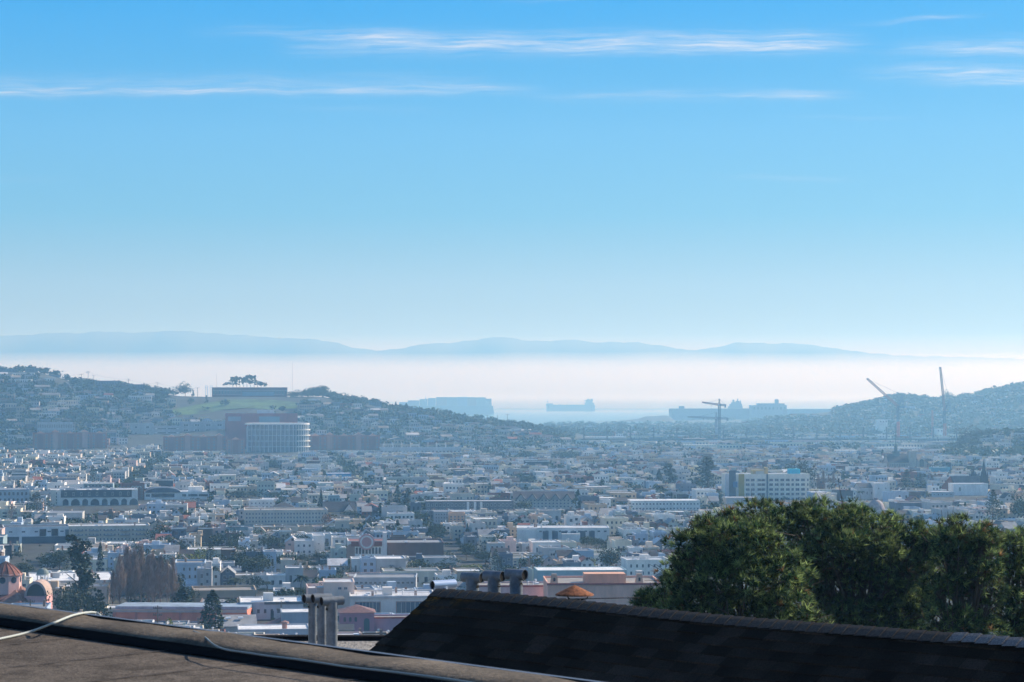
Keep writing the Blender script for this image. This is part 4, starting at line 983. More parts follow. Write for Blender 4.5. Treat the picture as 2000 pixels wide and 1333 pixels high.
lm_building('peach_rowhouse', 'bright peach three-storey rowhouse right of the dark teal roof', 'house', 876, 908, 1003, 1026, 1215, 14, (.80,.47,.30), 'tan', 3, 4, par=.9, fw=.5, fh=.55, mark='the bright peach rowhouse')
lm_building('grey_bay_house', 'grey bay-fronted house attached left of the peach rowhouse', 'house', 848, 877, 999, 1026, 1220, 14, (.44,.46,.48), 'silver', 3, 5, par=.5, fw=.4, fh=.5)
lm_building('dark_apartment_terrace', 'long dark-fronted terrace with white piers in the city centre', 'apartment building', 832, 1003, 979, 1002, 1320, 18, (.17,.18,.20), 'silver', 2, 22, par=.5, fw=.5, fh=.55, mark='the long dark-fronted terrace', fn=lambda b, g, D: [b.part('pier', WALL, C['white']).box(b.w*k-.7, b.w*k+.7, -.8, 0, -2, b.h) for k in (-.02, .06, .13)])
def rowg(b, g, D):
    m = b.part('gabled_roof_row', ROOF, (.13,.11,.11)); m.gable(-b.w/2, b.w/2, 0, 14, b.h-.2, 4.2, 'x', ov=.3)
    for k in range(5):
        q = b.part('front_gable', WALL, (.50,.46,.42)); cx = -b.w*.38 + k*b.w*.19; q.gable(cx-2.6, cx+2.6, -.7, 5, b.h-.6, 3.2, 'y', ov=0)
        r = b.part('gable_roof', ROOF, (.10,.09,.09))
        for s in (-1, 1): r.bar((cx+s*3.0, -.9, b.h-1.0), (cx, -.9, b.h+2.9), .28, n=4)
lm_building('gabled_apartment_row', 'row of joined beige apartments with five dark front gables near the centre', 'apartment building', 1003, 1122, 974, 1000, 1380, 14, (.68,.61,.53), 'grey', 3, 16, par=0, fw=.45, fh=.5, fn=rowg, mark='the row of five front gables')
lm_building('long_white_motel', 'long white three-storey block with bright flat roof left of the pines', 'building', 1232, 1368, 978, 1003, 1345, 22, (.88,.86,.80), 'white', 2, 20, par=.35, fw=.5, fh=.35, mark='the long white motel-like block')
def bal(b, g, D):
    m = b.part('white_blade', WALL, C['white']); m.box(-b.w/2-.1, -b.w*.28, -1.5, 0, -2, b.h*.97)
    for k in range(6): m = b.part('dark_bay', WALL, (.12,.14,.17)); x = -b.w*.22+k*b.w*.1; m.box(x, x+2.6, -.25, -.02, b.h*.1, b.h*.8)
    m = b.part('lower_front', WALL, C['white']); m.box(-b.w*.02, b.w*.18, -5, -.3, -2, b.h*.62); b.clutter(random.Random(5), 8)
lm_building('white_modern_flats', 'white modern flats with dark recessed bays in the right middle ground', 'apartment building', 1010, 1190, 1031, 1062, 1075, 20, (.82,.81,.77), 'silver', 1, 14, par=.4, fw=.45, fh=.35, wz=(.6, .95), fn=bal, mark='the white modern flats')
lm_building('blue_sided_hall', 'bright blue-sided hall among the houses below the hospital', 'hall', 638, 686, 925, 936, 1890, 20, (.07,.33,.62), 'silver', par=.3, mark='the bright blue hall')

# -- white block hotel with coloured accents, right
def hotel(b, g, D):
    s_ = D/F; h = b.h; X0 = -b.w/2; zz = lambda py: P(1500, py, D)[2] - g
    m = b.part('recessed_wing', WALL, (.13,.15,.18)); m.box(X0+5*s_, X0+18*s_, -1.0, -.05, -2, zz(919))
    m = b.part('blue_panel', WALL, (.10,.22,.40)); m.box(X0+12*s_, X0+21*s_, -1.6, -1.0, zz(952), zz(941))
    m = b.part('ochre_panel', WALL, (.50,.36,.08)); m.box(X0+24*s_, X0+35*s_, -.5, -.05, -2, h+.5)
    m = b.part('dark_joint', WALL, (.12,.15,.20)); m.box(X0+79*s_, X0+82*s_, -.4, -.05, -2, h+.5)
    cols = [(38,46),(48,56),(60,77),(84,92),(95,103),(106,114),(117,125),(128,133),(136,144),(147,155),(159,162)]
    for r, py in enumerate((938, 947, 956.5, 965.5, 975)):
        for a, c in cols:
            if r == 4 and a < 84: continue
            z = zz(py); b.win.append(('f', X0+(a+c)/2*s_, 0, z, (c-a)*s_*1.05, 5.2*s_))
    m = b.part('penthouse', WALL, (.55,.40,.16)); m.box(X0+54*s_, X0+82*s_, 4, 12, h, zz(919)); m.box(X0+78*s_, X0+84*s_, 3.5, 9, h, zz(914))
    m = b.part('penthouse_front', WALL, (.60,.58,.50)); m.box(X0+60*s_, X0+76*s_, 3.6, 3.95, h, zz(921))
    m = b.part('cyan_box', WALL, (.05,.50,.68)); m.box(X0+127*s_, X0+148*s_, 4, 12, h, zz(917))
lm_building('white_hotel_block', 'six-storey white block with a yellow stripe, yellow penthouse and cyan roof box', 'hotel', 1418, 1582, 926, 985, 1500, 20, (.95,.88,.74), 'silver', par=.5, fn=hotel, mark='the six-storey white block')
lm_building('white_side_wing', 'narrow white side wing with small windows at the left end of the six-storey block', 'building', 1417.5, 1424, 926, 985, 1496, 3.4, (.66,.66,.66), 'silver', par=.2)
lm_building('signed_podium', 'low grey podium with a band of pale lettering below the six-storey block', 'building', 1418, 1482, 972, 1000, 1440, 14, (.40,.44,.47), 'silver', par=.3)
def letters(text, x0, x1, py, D, size, name, label):
    o = bpy.data.curves.new('lettering', 'FONT'); o.body = text; o.size = size; o.extrude = .06; o.align_x = 'CENTER'
    ob = bpy.data.objects.new('tmp', o); COL.objects.link(ob); bpy.context.view_layer.update()
    me = bpy.data.meshes.new_from_object(ob.evaluated_get(bpy.context.evaluated_depsgraph_get())); bpy.data.objects.remove(ob)
    q = bpy.data.objects.new(name, me); COL.objects.link(q); me.materials.clear(); me.materials.append(TRIM)
    x, _, z = P((x0+x1)/2, py, D); q.location = (x, D-.3, z); q.rotation_euler = (pi/2, 0, 0); bpy.context.view_layer.update()
    q.scale = ((x1-x0)/F*D/q.dimensions[0], 1, 1); tag(q, label, 'sign')
letters('CERKIBEFU', 1433, 1480, 979.5, 1440, 3.0, 'lettering_sign', 'row of pale block letters along the top of the low grey podium')
# -- domed building right
def dome(b, g, D):
    s_ = D/F; m = b.part('dome', TILE, (.38,.32,.32)); r = 17*s_; m.lathe(0, 8, [(r*cos(t*pi/14), b.h + r*1.15*sin(t*pi/14)) for t in range(7)] + [(2.6*s_, b.h+r*1.12)], 18)
    m = b.part('lantern', WALL, (.16,.14,.15)); m.cyl(0, 8, b.h+r*1.1, b.h+r*1.1+4*s_, 4*s_, n=10)
lm_building('domed_mission', 'pale domed building just behind the pine crowns', 'building', 1690, 1745, 996, 1016, 1250, 16, (.55,.52,.50), 'grey', par=.3, fn=dome, mark='the grey dome behind the pines')
lm_building('pale_tower_house', 'tall pale block with three small dark windows above the grey dome', 'building', 1708, 1738, 944, 985, 1500, 16, (.84,.83,.80), 'silver', 1, 2, par=.4, fw=.2, fh=.2, wz=(.5, .9), mark='the tall pale block')
lm_building('pale_house_gabled', 'pale house with a dark roof leaning against the tall pale block', 'house', 1679, 1708, 944, 985, 1505, 16, (.50,.52,.53), 'dark', 1, 3, kind='gable', rise=2.6, fw=.25, fh=.3, axis='x')
# -- churches
def spires(b, g, D):
    s_ = D/F; zz = lambda py: P(1900, py, D)[2] - g
    for px, w, yt, yb in ((1925.5, 7, 895, 930), (1904, 5, 914, 930)):
        x = (px-1898)*s_; m = b.part('tower', WALL, (.10,.10,.11)); m.box(x-w*s_, x+w*s_, 2, 2+2*w*s_, -2, zz(yb))
        m = b.part('spire', ROOF, (.07,.075,.085)); a = w*.62*s_; c = 2+w*s_
        m.add([(x-a, c-a, zz(yb)), (x+a, c-a, zz(yb)), (x+a, c+a, zz(yb)), (x-a, c+a, zz(yb)), (x, c, zz(yt))], [(0,1,4),(1,2,4),(2,3,4),(3,0,4)])
        for dx in (-1, 1):
            q = b.part('pinnacle', ROOF, (.07,.075,.085)); q.cyl(x+dx*w*.85*s_, 2.6, zz(yb), zz(yb-9), .8, .05, n=5)
    m = b.part('red_gable_wall', WALL, (.45,.12,.06)); m.add([((1838-1898)*s_, -.1, -2), ((1862-1898)*s_, -.1, -2), ((1862-1898)*s_, -.1, zz(946)), ((1855-1898)*s_, -.1, zz(930)), ((1838-1898)*s_, -.1, zz(950))], [(0,1,2,3,4)])
    m = b.part('nave_roof', ROOF, (.17,.15,.15)); m.add([((1856-1898)*s_, 0, zz(930)), ((1912-1898)*s_, 0, zz(930)), ((1912-1898)*s_, -6, zz(948)), ((1862-1898)*s_, -6, zz(948)), ((1912-1898)*s_, 9, zz(948)), ((1850-1898)*s_, 9, zz(948))], [(3,2,1,0), (0,1,4,5)])
lm_building('dark_spired_church', 'dark twin-spired church with a red end gable on the right', 'church', 1862, 1934, 948, 962, 1640, 12, (.17,.16,.17), 'dark', par=0, fn=spires, mark='the dark twin-spired church')
KEEP.append((1836, 1936, 892, 960, 1640))
lm_building('white_church_annex', 'white flat-roofed annex with one dark window in front of the twin-spired church', 'building', 1862, 1930, 945, 982, 1560, 14, (.84,.84,.82), 'silver', par=.3, fn=lambda b, g, D: b.win.append(('f', -b.w*.32, 0, b.h*.55, 1.6, 2.8)))
lm_building('white_church_hall', 'low white hall left of the church annex', 'building', 1819, 1863, 961, 985, 1540, 14, (.56,.60,.62), 'silver', 1, 5, par=.3, fw=.3, fh=.3)
def basilica(b, g, D):
    s_ = D/F; zz = lambda py: P(1780, py, D)[2] - g
    m = b.part('square_tower', WALL, (.50,.45,.38)); m.box(12*s_, 25*s_, -1.5, 8, -2, zz(881))
    m = b.part('west_gable', WALL, (.50,.44,.36)); m.gable(27*s_, 46*s_, -1, 20, zz(905), 14*s_, 'y', ov=0); m.box(27*s_, 46*s_, -1, 20, -2, zz(905))
    m = b.part('gable_window', GLASS); arch_win(m, 36*s_, -1.2, zz(912), 4, 7)
    m = b.part('steeple_base', ROOF, (.14,.20,.22)); m.box(-15*s_, -3*s_, 8, 14, zz(894), zz(882)); m = b.part('steeple', ROOF, (.13,.19,.21)); m.cyl(-9*s_, 11, zz(882), zz(872), 4*s_, 3*s_, n=8); m.cyl(-9*s_, 11, zz(872), zz(828), 1.2*s_, .1, n=6)
lm_building('stone_church', 'tan stone church with long dark roof, square tower and thin steeple on the right', 'church', 1735, 1793, 887, 918, 2130, 22, (.44,.38,.31), 'dark', 1, 12, kind='gable', rise=7.5, axis='x', fw=.3, fh=.6, fn=basilica, mark='the tan stone church')
KEEP.append((1734, 1830, 868, 918, 2130))
lm_building('small_turquoise_hall', 'small turquoise hall right of the tan stone church', 'hall', 1822, 1856, 913, 927, 1990, 14, (.12,.42,.52), 'silver', par=.3)

# -- hospital on the left: brick slab behind a white-finned glass drum
def hosp(b, g, D):
    s_ = D/F; zz = lambda py: P(515, py, D)[2] - g
    m = b.part('glass_panel', WALL, (.24,.36,.42)); m.box(-5*s_, 35*s_, -.6, -.05, zz(826), zz(814))
    m = b.part('louvre_panel', WALL, (.30,.30,.34)); m.box(-65*s_, -40*s_, -.6, -.05, zz(823), zz(814))
    m = b.part('rooftop_plant', WALL, (.55,.60,.63)); m.box(-8*s_, 25*s_, 6, 20, b.h, zz(801))
lm_building('brick_hospital_slab', 'tall dark red brick hospital slab behind the white-finned glass drum', 'hospital', 441, 581, 808, 895, 2780, 34, (.32,.09,.085), 'grey', par=1, zmin=12, fn=hosp, mark='the brick hospital slab')
def drum():
    D = 2700; s_ = D/F; x, _, _ = P(541, 860, D); g = 12; o = empty('glass_hospital_drum', (x, D, g), 0, 'rounded glass hospital building wrapped in white vertical fins', 'hospital')
    zz = lambda py: P(541, py, D)[2] - g
    a0, a1, dep = -57*s_, 56*s_, 40*s_
    def outline(k=1.0, off=0.0):
        pts = []; r = 24*s_
        pts.append((a0-off, 30)); pts.append((a0-off, 0-off))
        xs = a1 - r
        for i in range(13): t = -pi/2 + pi*i/12; pts.append((xs + (r+off)*cos(t), r + (r+off)*sin(t)))
        pts.append((a0-off, 2*r+off)); return pts
    def slab(name, z0, z1, off, m_, col):
        p = outline(off=off); n = len(p); mb = MB(); mb.add([(q[0], q[1], z0) for q in p] + [(q[0], q[1], z1) for q in p], [(i, (i+1) % n, n+(i+1) % n, n+i) for i in range(n)] + [tuple(range(n, 2*n)), tuple(range(n-1, -1, -1))]); setcol(mb.build(name, m_, o), col)
    slab('glass_body', -2, zz(832), 0, GLASSW, (1,1,1)); slab('roof_rim', zz(830), zz(827), 3.2, PALE, (.80,.79,.76))
    slab('attic', zz(834), zz(830), -2, WALL, (.12,.16,.22))
    for py in (840, 851, 862, 873, 884): slab('floor_band', zz(py)-.35, zz(py)+.35, .6 if py != 840 else .7, PALE, (.40,.50,.56))
    p = []
    for i in range(12): p.append((a0 + (a1-24*s_-a0)*i/11, -2.0))
    r = 24*s_
    for i in range(1, 9): t = -pi/2 + pi/2*i/8; p.append((a1-r + (r+2)*cos(t), r + (r+2)*sin(t)))
    for q in p: mb = MB(); mb.box(q[0]-.45, q[0]+.45, q[1]-.5, q[1]+.9, zz(889), zz(828.5)); setcol(mb.build('fin', PALE, o), (.52,.55,.56))
    for py in (840, 851, 862, 873, 884):   # ledges at the right-hand curve, sunlight put into their pale colour
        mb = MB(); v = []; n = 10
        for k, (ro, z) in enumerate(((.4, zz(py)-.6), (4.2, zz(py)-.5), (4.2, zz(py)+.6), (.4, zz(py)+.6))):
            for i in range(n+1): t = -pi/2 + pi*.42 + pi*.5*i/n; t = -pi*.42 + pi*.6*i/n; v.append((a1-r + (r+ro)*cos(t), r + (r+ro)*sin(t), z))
        mb.add(v, [(k*(n+1)+i, k*(n+1)+i+1, ((k+1) % 4)*(n+1)+i+1, ((k+1) % 4)*(n+1)+i) for k in range(4) for i in range(n)]); setcol(mb.build('sun_toned_ledge', PALE, o), (.82,.80,.74))
    KEEP.append((484, 600, 826, 888, D)); FOOT.append((x, D+12, 38, 20)); MARKS.append((541, 860, 'the glass hospital drum', 116))
    # low connecting bays on the left
drum()
lm_building('finned_link_wing', 'narrow dark link with white fins just left of the glass drum', 'building', 482, 501, 833, 890, 2712, 12, (.10,.12,.16), 'grey', par=.4, zmin=12, fn=lambda b, g, D: [b.part('fin', PALE, (.6,.62,.62)).box(-b.w/2+k*5-.4, -b.w/2+k*5+.4, -1, 0, -2, b.h) for k in range(3)])
def brickc(nb):
    def f(b, g, D):
        for k in range(nb):
            xx = -b.w/2 + b.w*(k+.5)/nb
            q = b.part('stair_bay', WALL, (.52,.27,.20) if k % 2 else (.30,.12,.09)); q.box(xx-3.2, xx+3.2, -2.5, -.05, -2, b.h+ (2 if k % 2 else -1))
            q = b.part('tile_gable', TILE, (.85,.42,.26)); q.gable(xx-4.5, xx+4.5, -3, 8, b.h + (2 if k % 2 else .4), 2.6, 'y', ov=.2)
    return f
lm_building('brick_ward_left', 'broad red-brown brick ward building at the far left below the hill', 'hospital', 66, 208, 846, 884, 2740, 30, (.38,.15,.10), 'grey', 6, 14, par=.8, zmin=12, fw=.35, fh=.5, fn=brickc(5), mark='the left brick ward')
lm_building('ribbed_office_block', 'grey ribbed office block with narrow windows on top of the left brick ward', 'office building', 74, 142, 825, 850, 2850, 20, (.42,.45,.47), 'silver', 2, 20, par=1, fw=.5, fh=.7, zmin=12)
lm_building('brick_ward_centre', 'brick ward with orange tiled gables just left of the brick hospital slab', 'hospital', 320, 444, 853, 886, 2720, 30, (.38,.15,.10), 'tan', 5, 12, par=.8, zmin=12, fw=.35, fh=.5, fn=brickc(4), mark='the brick ward with orange gables')
lm_building('balconied_ward', 'projecting brick bay with pale balconies directly left of the glass drum', 'hospital', 443, 478, 858, 888, 2650, 16, (.38,.17,.13), 'tan', 5, 4, par=.8, zmin=12, fn=brickc(1))
lm_building('brick_ward_right', 'long brick ward with orange tiled gables right of the glass drum', 'hospital', 602, 742, 851, 885, 2735, 30, (.38,.15,.10), 'tan', 5, 15, par=.8, zmin=12, fw=.35, fh=.5, fn=brickc(5), mark='the right brick ward')
lm_building('pale_lab_block', 'pale flat laboratory block with slit windows above the left brick wards', 'building', 254, 300, 827, 866, 2880, 20, (.40,.43,.43), 'silver', 3, 2, par=.8, fw=.3, fh=.35, zmin=12)
lm_building('stepped_grey_block', 'stepped grey slab block between the pale lab and the hospital', 'building', 300, 352, 832, 866, 2900, 20, (.36,.39,.41), 'grey', 4, 1, par=.8, fw=.9, fh=.25, zmin=12)
lm_building('upper_grey_block', 'grey concrete block stepped up the slope beside the brick hospital slab', 'building', 352, 440, 824, 856, 2930, 20, (.38,.40,.42), 'grey', 3, 4, par=.8, fw=.5, fh=.35, zmin=14)
lm_building('parking_structure', 'long low parking deck with lamp masts at the foot of the hill', 'car park', 742, 900, 875, 888, 2620, 40, (.40,.44,.47), 'silver', 1, 22, par=1, fw=.7, fh=.4, zmin=12, fn=lambda b, g, D: [b.part('lamp_mast', PALE, (.6,.62,.65)).cyl(-b.w/2+5+k*10, 15, b.h, b.h+7, .25, n=4) for k in range(9)], mark='the long parking deck')
lm_building('hilltop_school', 'long flat red-brown school on the hilltop behind the grassy slope', 'school', 415, 561, 757, 779, 3380, 30, (.22,.11,.10), 'grey', 1, 26, par=.6, fw=.6, fh=.5, mark='the long hilltop school', fn=lambda b, g, D: b.part('glazed_centre', WALL, (.22,.26,.30)).box(-b.w*.1, b.w*.32, -.6, -.05, b.h*.15, b.h*.55))
# crest buildings on the left hill
for (a, c, yt, lab, wl) in [(50, 74, 719.5, 'tall square block on the left skyline, highest on the hill', 'slate'), (82, 117, 732, 'broad flat-topped block on the skyline below the highest block', 'slate'),
                        (186, 234, 744, 'wide flat block on the skyline between the utility poles', 'slate'), (234, 246, 748, 'narrow block attached to the wide skyline block', 'brown'),
                        (252, 284, 751, 'squat block on the skyline left of the round tree', 'slate'), (-10, 34, 721, 'low long block on the skyline at the left edge', 'slate'), (117, 132, 740, 'small block stepping down the skyline', 'brown'), (720, 746, 784, 'flat house on the descending skyline', 'slate')]:
    lm_building('crest_building', lab, 'building', a, c, yt, yt+9, 3330, 22, wl, 'grey', 2, max(2, (c-a)//5), par=.6, fw=.45, fh=.5, wz=(.35, .95), winparts=False, group='buildings along the left hill crest')
# ------------------------------------------------------------------ freeway, cranes, ships, port
def freeway():
    D = 3480; x0 = P(1125, 857, D)[0]; x1 = P(1885, 859, D)[0]; zd = P(1500, 857.5, D)[2]; g = ground(0, D)
    o = empty('elevated_freeway', ((x0+x1)/2, D, g), radians(-.4), 'long elevated freeway on piers crossing below the far hill', 'freeway'); L = (x1-x0)/2; h = zd - g
    m = MB(); m.box(-L, L, 0, 14, h-1.9, h-.5); setcol(m.build('deck', WALL, o), (.10,.105,.11))
    m = MB(); m.box(-L, L, -.3, .1, h-.6, h+.5); setcol(m.build('barrier', WALL, o), (.14,.145,.15))
    for k in range(17): m = MB(); x = -L + 12 + k*(2*L-24)/16; m.box(x-1, x+1, 5, 8, -2, h-3); m.box(x-2.2, x+2.2, 4, 9, h-3, h-1.9); setcol(m.build('pier', WALL, o), (.12,.12,.125))
    m = MB(); z2 = h-9.5; m.box(-L*.2, L*.98, -16, -6, z2, z2+1.3); setcol(m.build('lower_ramp', WALL, o), (.10,.105,.11))
freeway(); KEEP.append((1125, 1885, 852, 863, 3479))
def lattice(mb, a, b, w0, w1, n, t=.22, up=(0, 0, 1)):
    a = np.array(a, float); b = np.array(b, float); d = b-a; d /= np.linalg.norm(d); s_ = np.cross(d, (0, 1, 0)); s_ = s_/np.linalg.norm(s_) if np.linalg.norm(s_) > .1 else np.array((1., 0, 0)); y = np.cross(s_, d)
    pr = None
    for i in range(n+1):
        w = (w0 + (w1-w0)*i/n)/2; c = a + (b-a)*i/n; q = [c + s_*w*u + y*w*v for u, v in ((-1,-1),(1,-1),(1,1),(-1,1))]
        if pr is not None:
            for k in range(4): mb.bar(pr[k], q[k], t, n=4); mb.bar(pr[k], q[(k+1) % 4], t*.6, n=3)
            mb.bar(q[0], q[1], t*.5, n=3)
        pr = q
def tower_crane(px, ym, D, jl, jr, yj0, yj1, ytop, label, col=(.05,.09,.14), col2=(.22,.07,.06)):
    x, _, zj = P(px, ym, D); g = ground(x, D); s_ = D/F; h = zj - g
    o = empty('tower_crane', (x, D, g), 0, label, 'crane', 'tower cranes beyond the freeway')
    m = MB(); lattice(m, (0, 0, -2), (0, 0, h), 3.0, 3.0, 18, .55); setcol(m.build('mast', STEEL, o), col)
    zz = lambda py: P(px, py, D)[2] - g
    m = MB(); lattice(m, (0, 0, h), ((jl-px)*s_, 0, zz(yj0)), 2.6, 1.6, 16, .45); setcol(m.build('jib', STEEL, o), col2)
    m = MB(); lattice(m, (0, 0, h), ((jr-px)*s_, 0, zz(yj1)), 2.4, 2.4, 5, .5); setcol(m.build('counter_jib', STEEL, o), col)
    m = MB(); m.box((jr-px)*s_-2.6, (jr-px)*s_, -1.3, 1.3, zz(yj1)-4, zz(yj1)+1); setcol(m.build('counterweight', STEEL, o), (.12,.18,.24))
    m = MB(); lattice(m, (0, 0, h), (0, 0, zz(ytop)), 2.2, 1.4, 4, .35); setcol(m.build('tower_head', STEEL, o), col)
    m = MB(); m.bar((0, 0, zz(ytop)), ((jl-px)*s_*.62, 0, h+(zz(yj0)-h)*.62+1), .13); m.bar((0, 0, zz(ytop)), ((jr-px)*s_*.9, 0, zz(yj1)+1), .13); m.build('tie_bars', BLACKF, o)
    m = MB(); m.box(-1.8, -.2, -2.4, -1.2, h-1.5, h+1); setcol(m.build('cab', STEEL, o), (.5,.55,.6))
    m = MB(); m.box((jl-px)*s_*.45-.8, (jl-px)*s_*.45+.8, -.6, .6, h-2, h-1); m.bar(((jl-px)*s_*.45, 0, h-1), ((jl-px)*s_*.45, 0, h-12), .08); m.build('trolley', BLACKF, o)
tower_crane(1405, 791, 3750, 1371, 1418, 786, 792, 779.5, 'taller blue-grey tower crane with a thin upper jib near the centre right')
tower_crane(1399, 817, 3800, 1343, 1422, 814.5, 818, 806, 'shorter tower crane standing in front of the taller one, long low jib', (.14,.20,.27), (.18,.22,.27))
def luffer(px, yb, ym, D, tip, back, apex, label, red=(.50,.10,.06)):
    x, _, zj = P(px, ym, D); g = ground(x, D); s_ = D/F; h = zj - g; Q = lambda a, b: ((a-px)*s_, 0, P(px, b, D)[2]-g)
    o = empty('luffing_crane', (x, D, g), 0, label, 'crane', 'cranes with raised booms in front of the right hill')
    m = MB(); lattice(m, (0, 0, -2), (0, 0, h*.55), 3.2, 3.2, 10, .75); setcol(m.build('lower_mast', STEEL, o), red)
    m = MB(); lattice(m, (0, 0, h*.55), (0, 0, h), 3.0, 3.0, 10, .75); setcol(m.build('upper_mast', STEEL, o), (.06,.09,.13))
    m = MB(); lattice(m, Q(px, ym), Q(*tip), 3.2, 2.2, 24, .5); setcol(m.build('boom', STEEL, o), (.24,.13,.12))
    m = MB(); lattice(m, Q(px, ym), Q(*apex), 2.6, 1, 5, .5); m.bar(Q(*apex), Q(*back), .6); setcol(m.build('back_mast', STEEL, o), (.10,.16,.22))
    m = MB(); a = Q(*back); b = Q(px, ym); m.box(min(a[0], b[0]), max(a[0], b[0])+1, -1.6, 1.6, a[2]-1.2, a[2]+1.4); setcol(m.build('machinery_deck', STEEL, o), (.10,.16,.22))
    m = MB(); m.bar(Q(*apex), Q(*tip), .16); m.build('pendant_line', BLACKF, o)
    m = MB(); t = Q(*tip); m.box(t[0]-1.8, t[0]+1.6, -1, 1, t[2]-1, t[2]+1.4); setcol(m.build('boom_head', STEEL, o), (.06,.08,.11))
luffer(1754, 862, 794, 3700, (1695, 741), (1764, 795), (1763, 772), 'luffing crane with its boom leaning far left toward a high tip')
luffer(1845, 862, 803, 3850, (1837, 719), (1856, 804), (1855, 781), 'luffing crane with its boom raised nearly upright, tallest on the right', (.45,.12,.08))
x, _, zt_ = P(1821, 802, 3850); g = ground(x, 3850); o = empty('unfinished_crane_mast', (x, 3850, g), 0, 'plain red lattice mast between the two luffing cranes', 'crane')
m = MB(); lattice(m, (0, 0, -2), (0, 0, zt_-g), 2.6, 1.8, 16, .38); setcol(m.build('mast', STEEL, o), (.42,.17,.14))
# ships
def hull_mb(L, B, H, bow=.1, rake=.25, x0=None):
    m = MB(); n = 16; v = []
    for zf, k in ((-.3, .86), (.35, .97), (1.0, 1.0)):
        pts = []
        for i in range(n+1):
            t = i/n; X_ = -L/2*(1 if zf > .9 else 1-.02*(1-zf)) + L*t; wd = B/2*min(1, (t/bow)**.55 if t < bow else 1)*min(1, ((1-t)/.03)**.3*.4+.6 if t > .97 else 1); pts.append((X_, wd*k))
        ring = [(p[0], -p[1], zf*H) for p in pts] + [(p[0], p[1], zf*H) for p in reversed(pts)]; v.append(ring)
    N_ = len(v[0]); f = []
    for j in range(2):
        for i in range(N_): f.append((j*N_+i, j*N_+(i+1) % N_, (j+1)*N_+(i+1) % N_, (j+1)*N_+i))
    f.append(tuple(range(2*N_, 3*N_))); m.add([p for r in v for p in r], f); return m
def boxship():
    D = 9600; s_ = D/F; x, _, _ = P(868, 808, D); o = empty('container_ship', (x, D, 0), 0, 'huge loaded container ship on the hazy bay, half hidden by the left hill', 'ship')
    zz = lambda py: P(868, py, D)[2]; L = 190*s_
    setcol(hull_mb(L, 52, zz(793), .1).build('hull', PALE, o), (.10,.13,.17))
    X = lambda px: (px-868)*s_
    for i, (a, b, yt) in enumerate([(780, 797, 786), (797, 818, 782.5), (820, 834, 780), (836, 850, 778), (852, 872, 776), (873, 893, 776.2), (894, 912, 775.8), (913, 930, 776.3), (931, 948, 776.5), (949, 959, 779)]):
        m = MB(); m.box(X(a), X(b)+1.6, -24, 24, zz(793)+.1, zz(yt)); setcol(m.build('container_stack', PALE, o), ((.12,.17,.25), (.20,.14,.13), (.14,.18,.20))[i % 3])
    m = MB(); m.box(X(948), X(960), -25, 25, zz(794), zz(784)); m.box(X(953), X(959.5), -22, 22, zz(784), zz(779)); setcol(m.build('stern_house', PALE, o), (.25,.27,.30))
    m = MB(); m.box(X(830), X(832.5), -26, 26, zz(785), zz(778)); m.cyl(X(831.5), 0, zz(778), zz(772), 1.2, .5, n=5); setcol(m.build('bridge', PALE, o), (.35,.37,.4))
boxship()
def tanker():
    D = 11600; s_ = D/F; x, _, _ = P(1114, 800, D); o = empty('tanker_ship', (x, D, 0), 0, 'smaller cargo ship in silhouette alone on open water, deckhouse at its right end', 'ship')
    zz = lambda py: P(1114, py, D)[2]; X = lambda px: (px-1114)*s_
    setcol(hull_mb(95*s_, 44, zz(791), .08).build('hull', PALE, o), (.08,.10,.14))
    m = MB(); m.box(X(1067), X(1080), -14, 14, zz(791), zz(788.5)); setcol(m.build('forecastle', PALE, o), (.10,.13,.17))
    m = MB(); m.cyl(X(1070), 0, zz(789), zz(779), 1.4, .7, n=5); m.cyl(X(1149), 0, zz(780), zz(775), 1.4, .6, n=5); m.cyl(X(1154), 0, zz(782), zz(777), 1.1, .6, n=5); m.build('masts', BLACKF, o)
    m = MB(); m.box(X(1142), X(1160), -18, 18, zz(792), zz(787)); m.box(X(1144), X(1157), -16, 16, zz(787), zz(783)); m.box(X(1145.5), X(1152), -20, 20, zz(783), zz(780)); m.box(X(1141), X(1146), -6, 6, zz(783.5), zz(782)); setcol(m.build('deckhouse', PALE, o), (.13,.16,.2))
    m = MB(); m.box(X(1153), X(1158), -4, 4, zz(784), zz(779.5)); setcol(m.build('funnel', PALE, o), (.10,.12,.15))
    for p in (1090, 1108, 1126): m = MB(); m.cyl(X(p), 0, zz(791), zz(788.6), 1, n=5); m.build('derrick', BLACKF, o)
tanker()
def grey_ship():
    D = 7900; s_ = D/F; x, _, _ = P(1437, 800, D); o = empty('moored_ship', (x, D, 0), 0, 'faint moored ship whose stepped superstructure rises behind the long pier shed', 'ship'); zz = lambda py: P(1437, py, D)[2]; X = lambda px: (px-1437)*s_
    setcol(hull_mb(90*s_, 30, zz(799)).build('hull', PALE, o), (.2,.22,.25))
    m = MB()
    for a, b, y0, y1 in ((1422, 1450, 799, 794), (1425, 1449, 794, 789.5), (1428, 1446, 789.5, 786), (1431, 1434, 786, 781), (1437, 1444, 786, 783.5), (1440, 1441.5, 783.5, 779), (1446, 1447, 790, 783)): m.box(X(a), X(b), -9, 9, zz(y0), zz(y1))
    setcol(m.build('superstructure', PALE, o), (.28,.30,.33))
grey_ship()
def far_box(name, label, x0, x1, yt, D, dep=60, col='slate', **k): return lm_building(name, label, 'warehouse', x0, x1, yt, yt+12, D, dep, col, 'grey', par=0, winparts=False, **k)
far_box('pier_shed', 'very long pale pier shed on the far shore behind the tower cranes', 1311, 1470, 798.5, 7350, mark='the long pier shed', fn=lambda b, g, D: b.part('end_tower', WALL, b.wc).box(b.w*-.40, b.w*-.34, 2, 20, b.h, b.h+8))
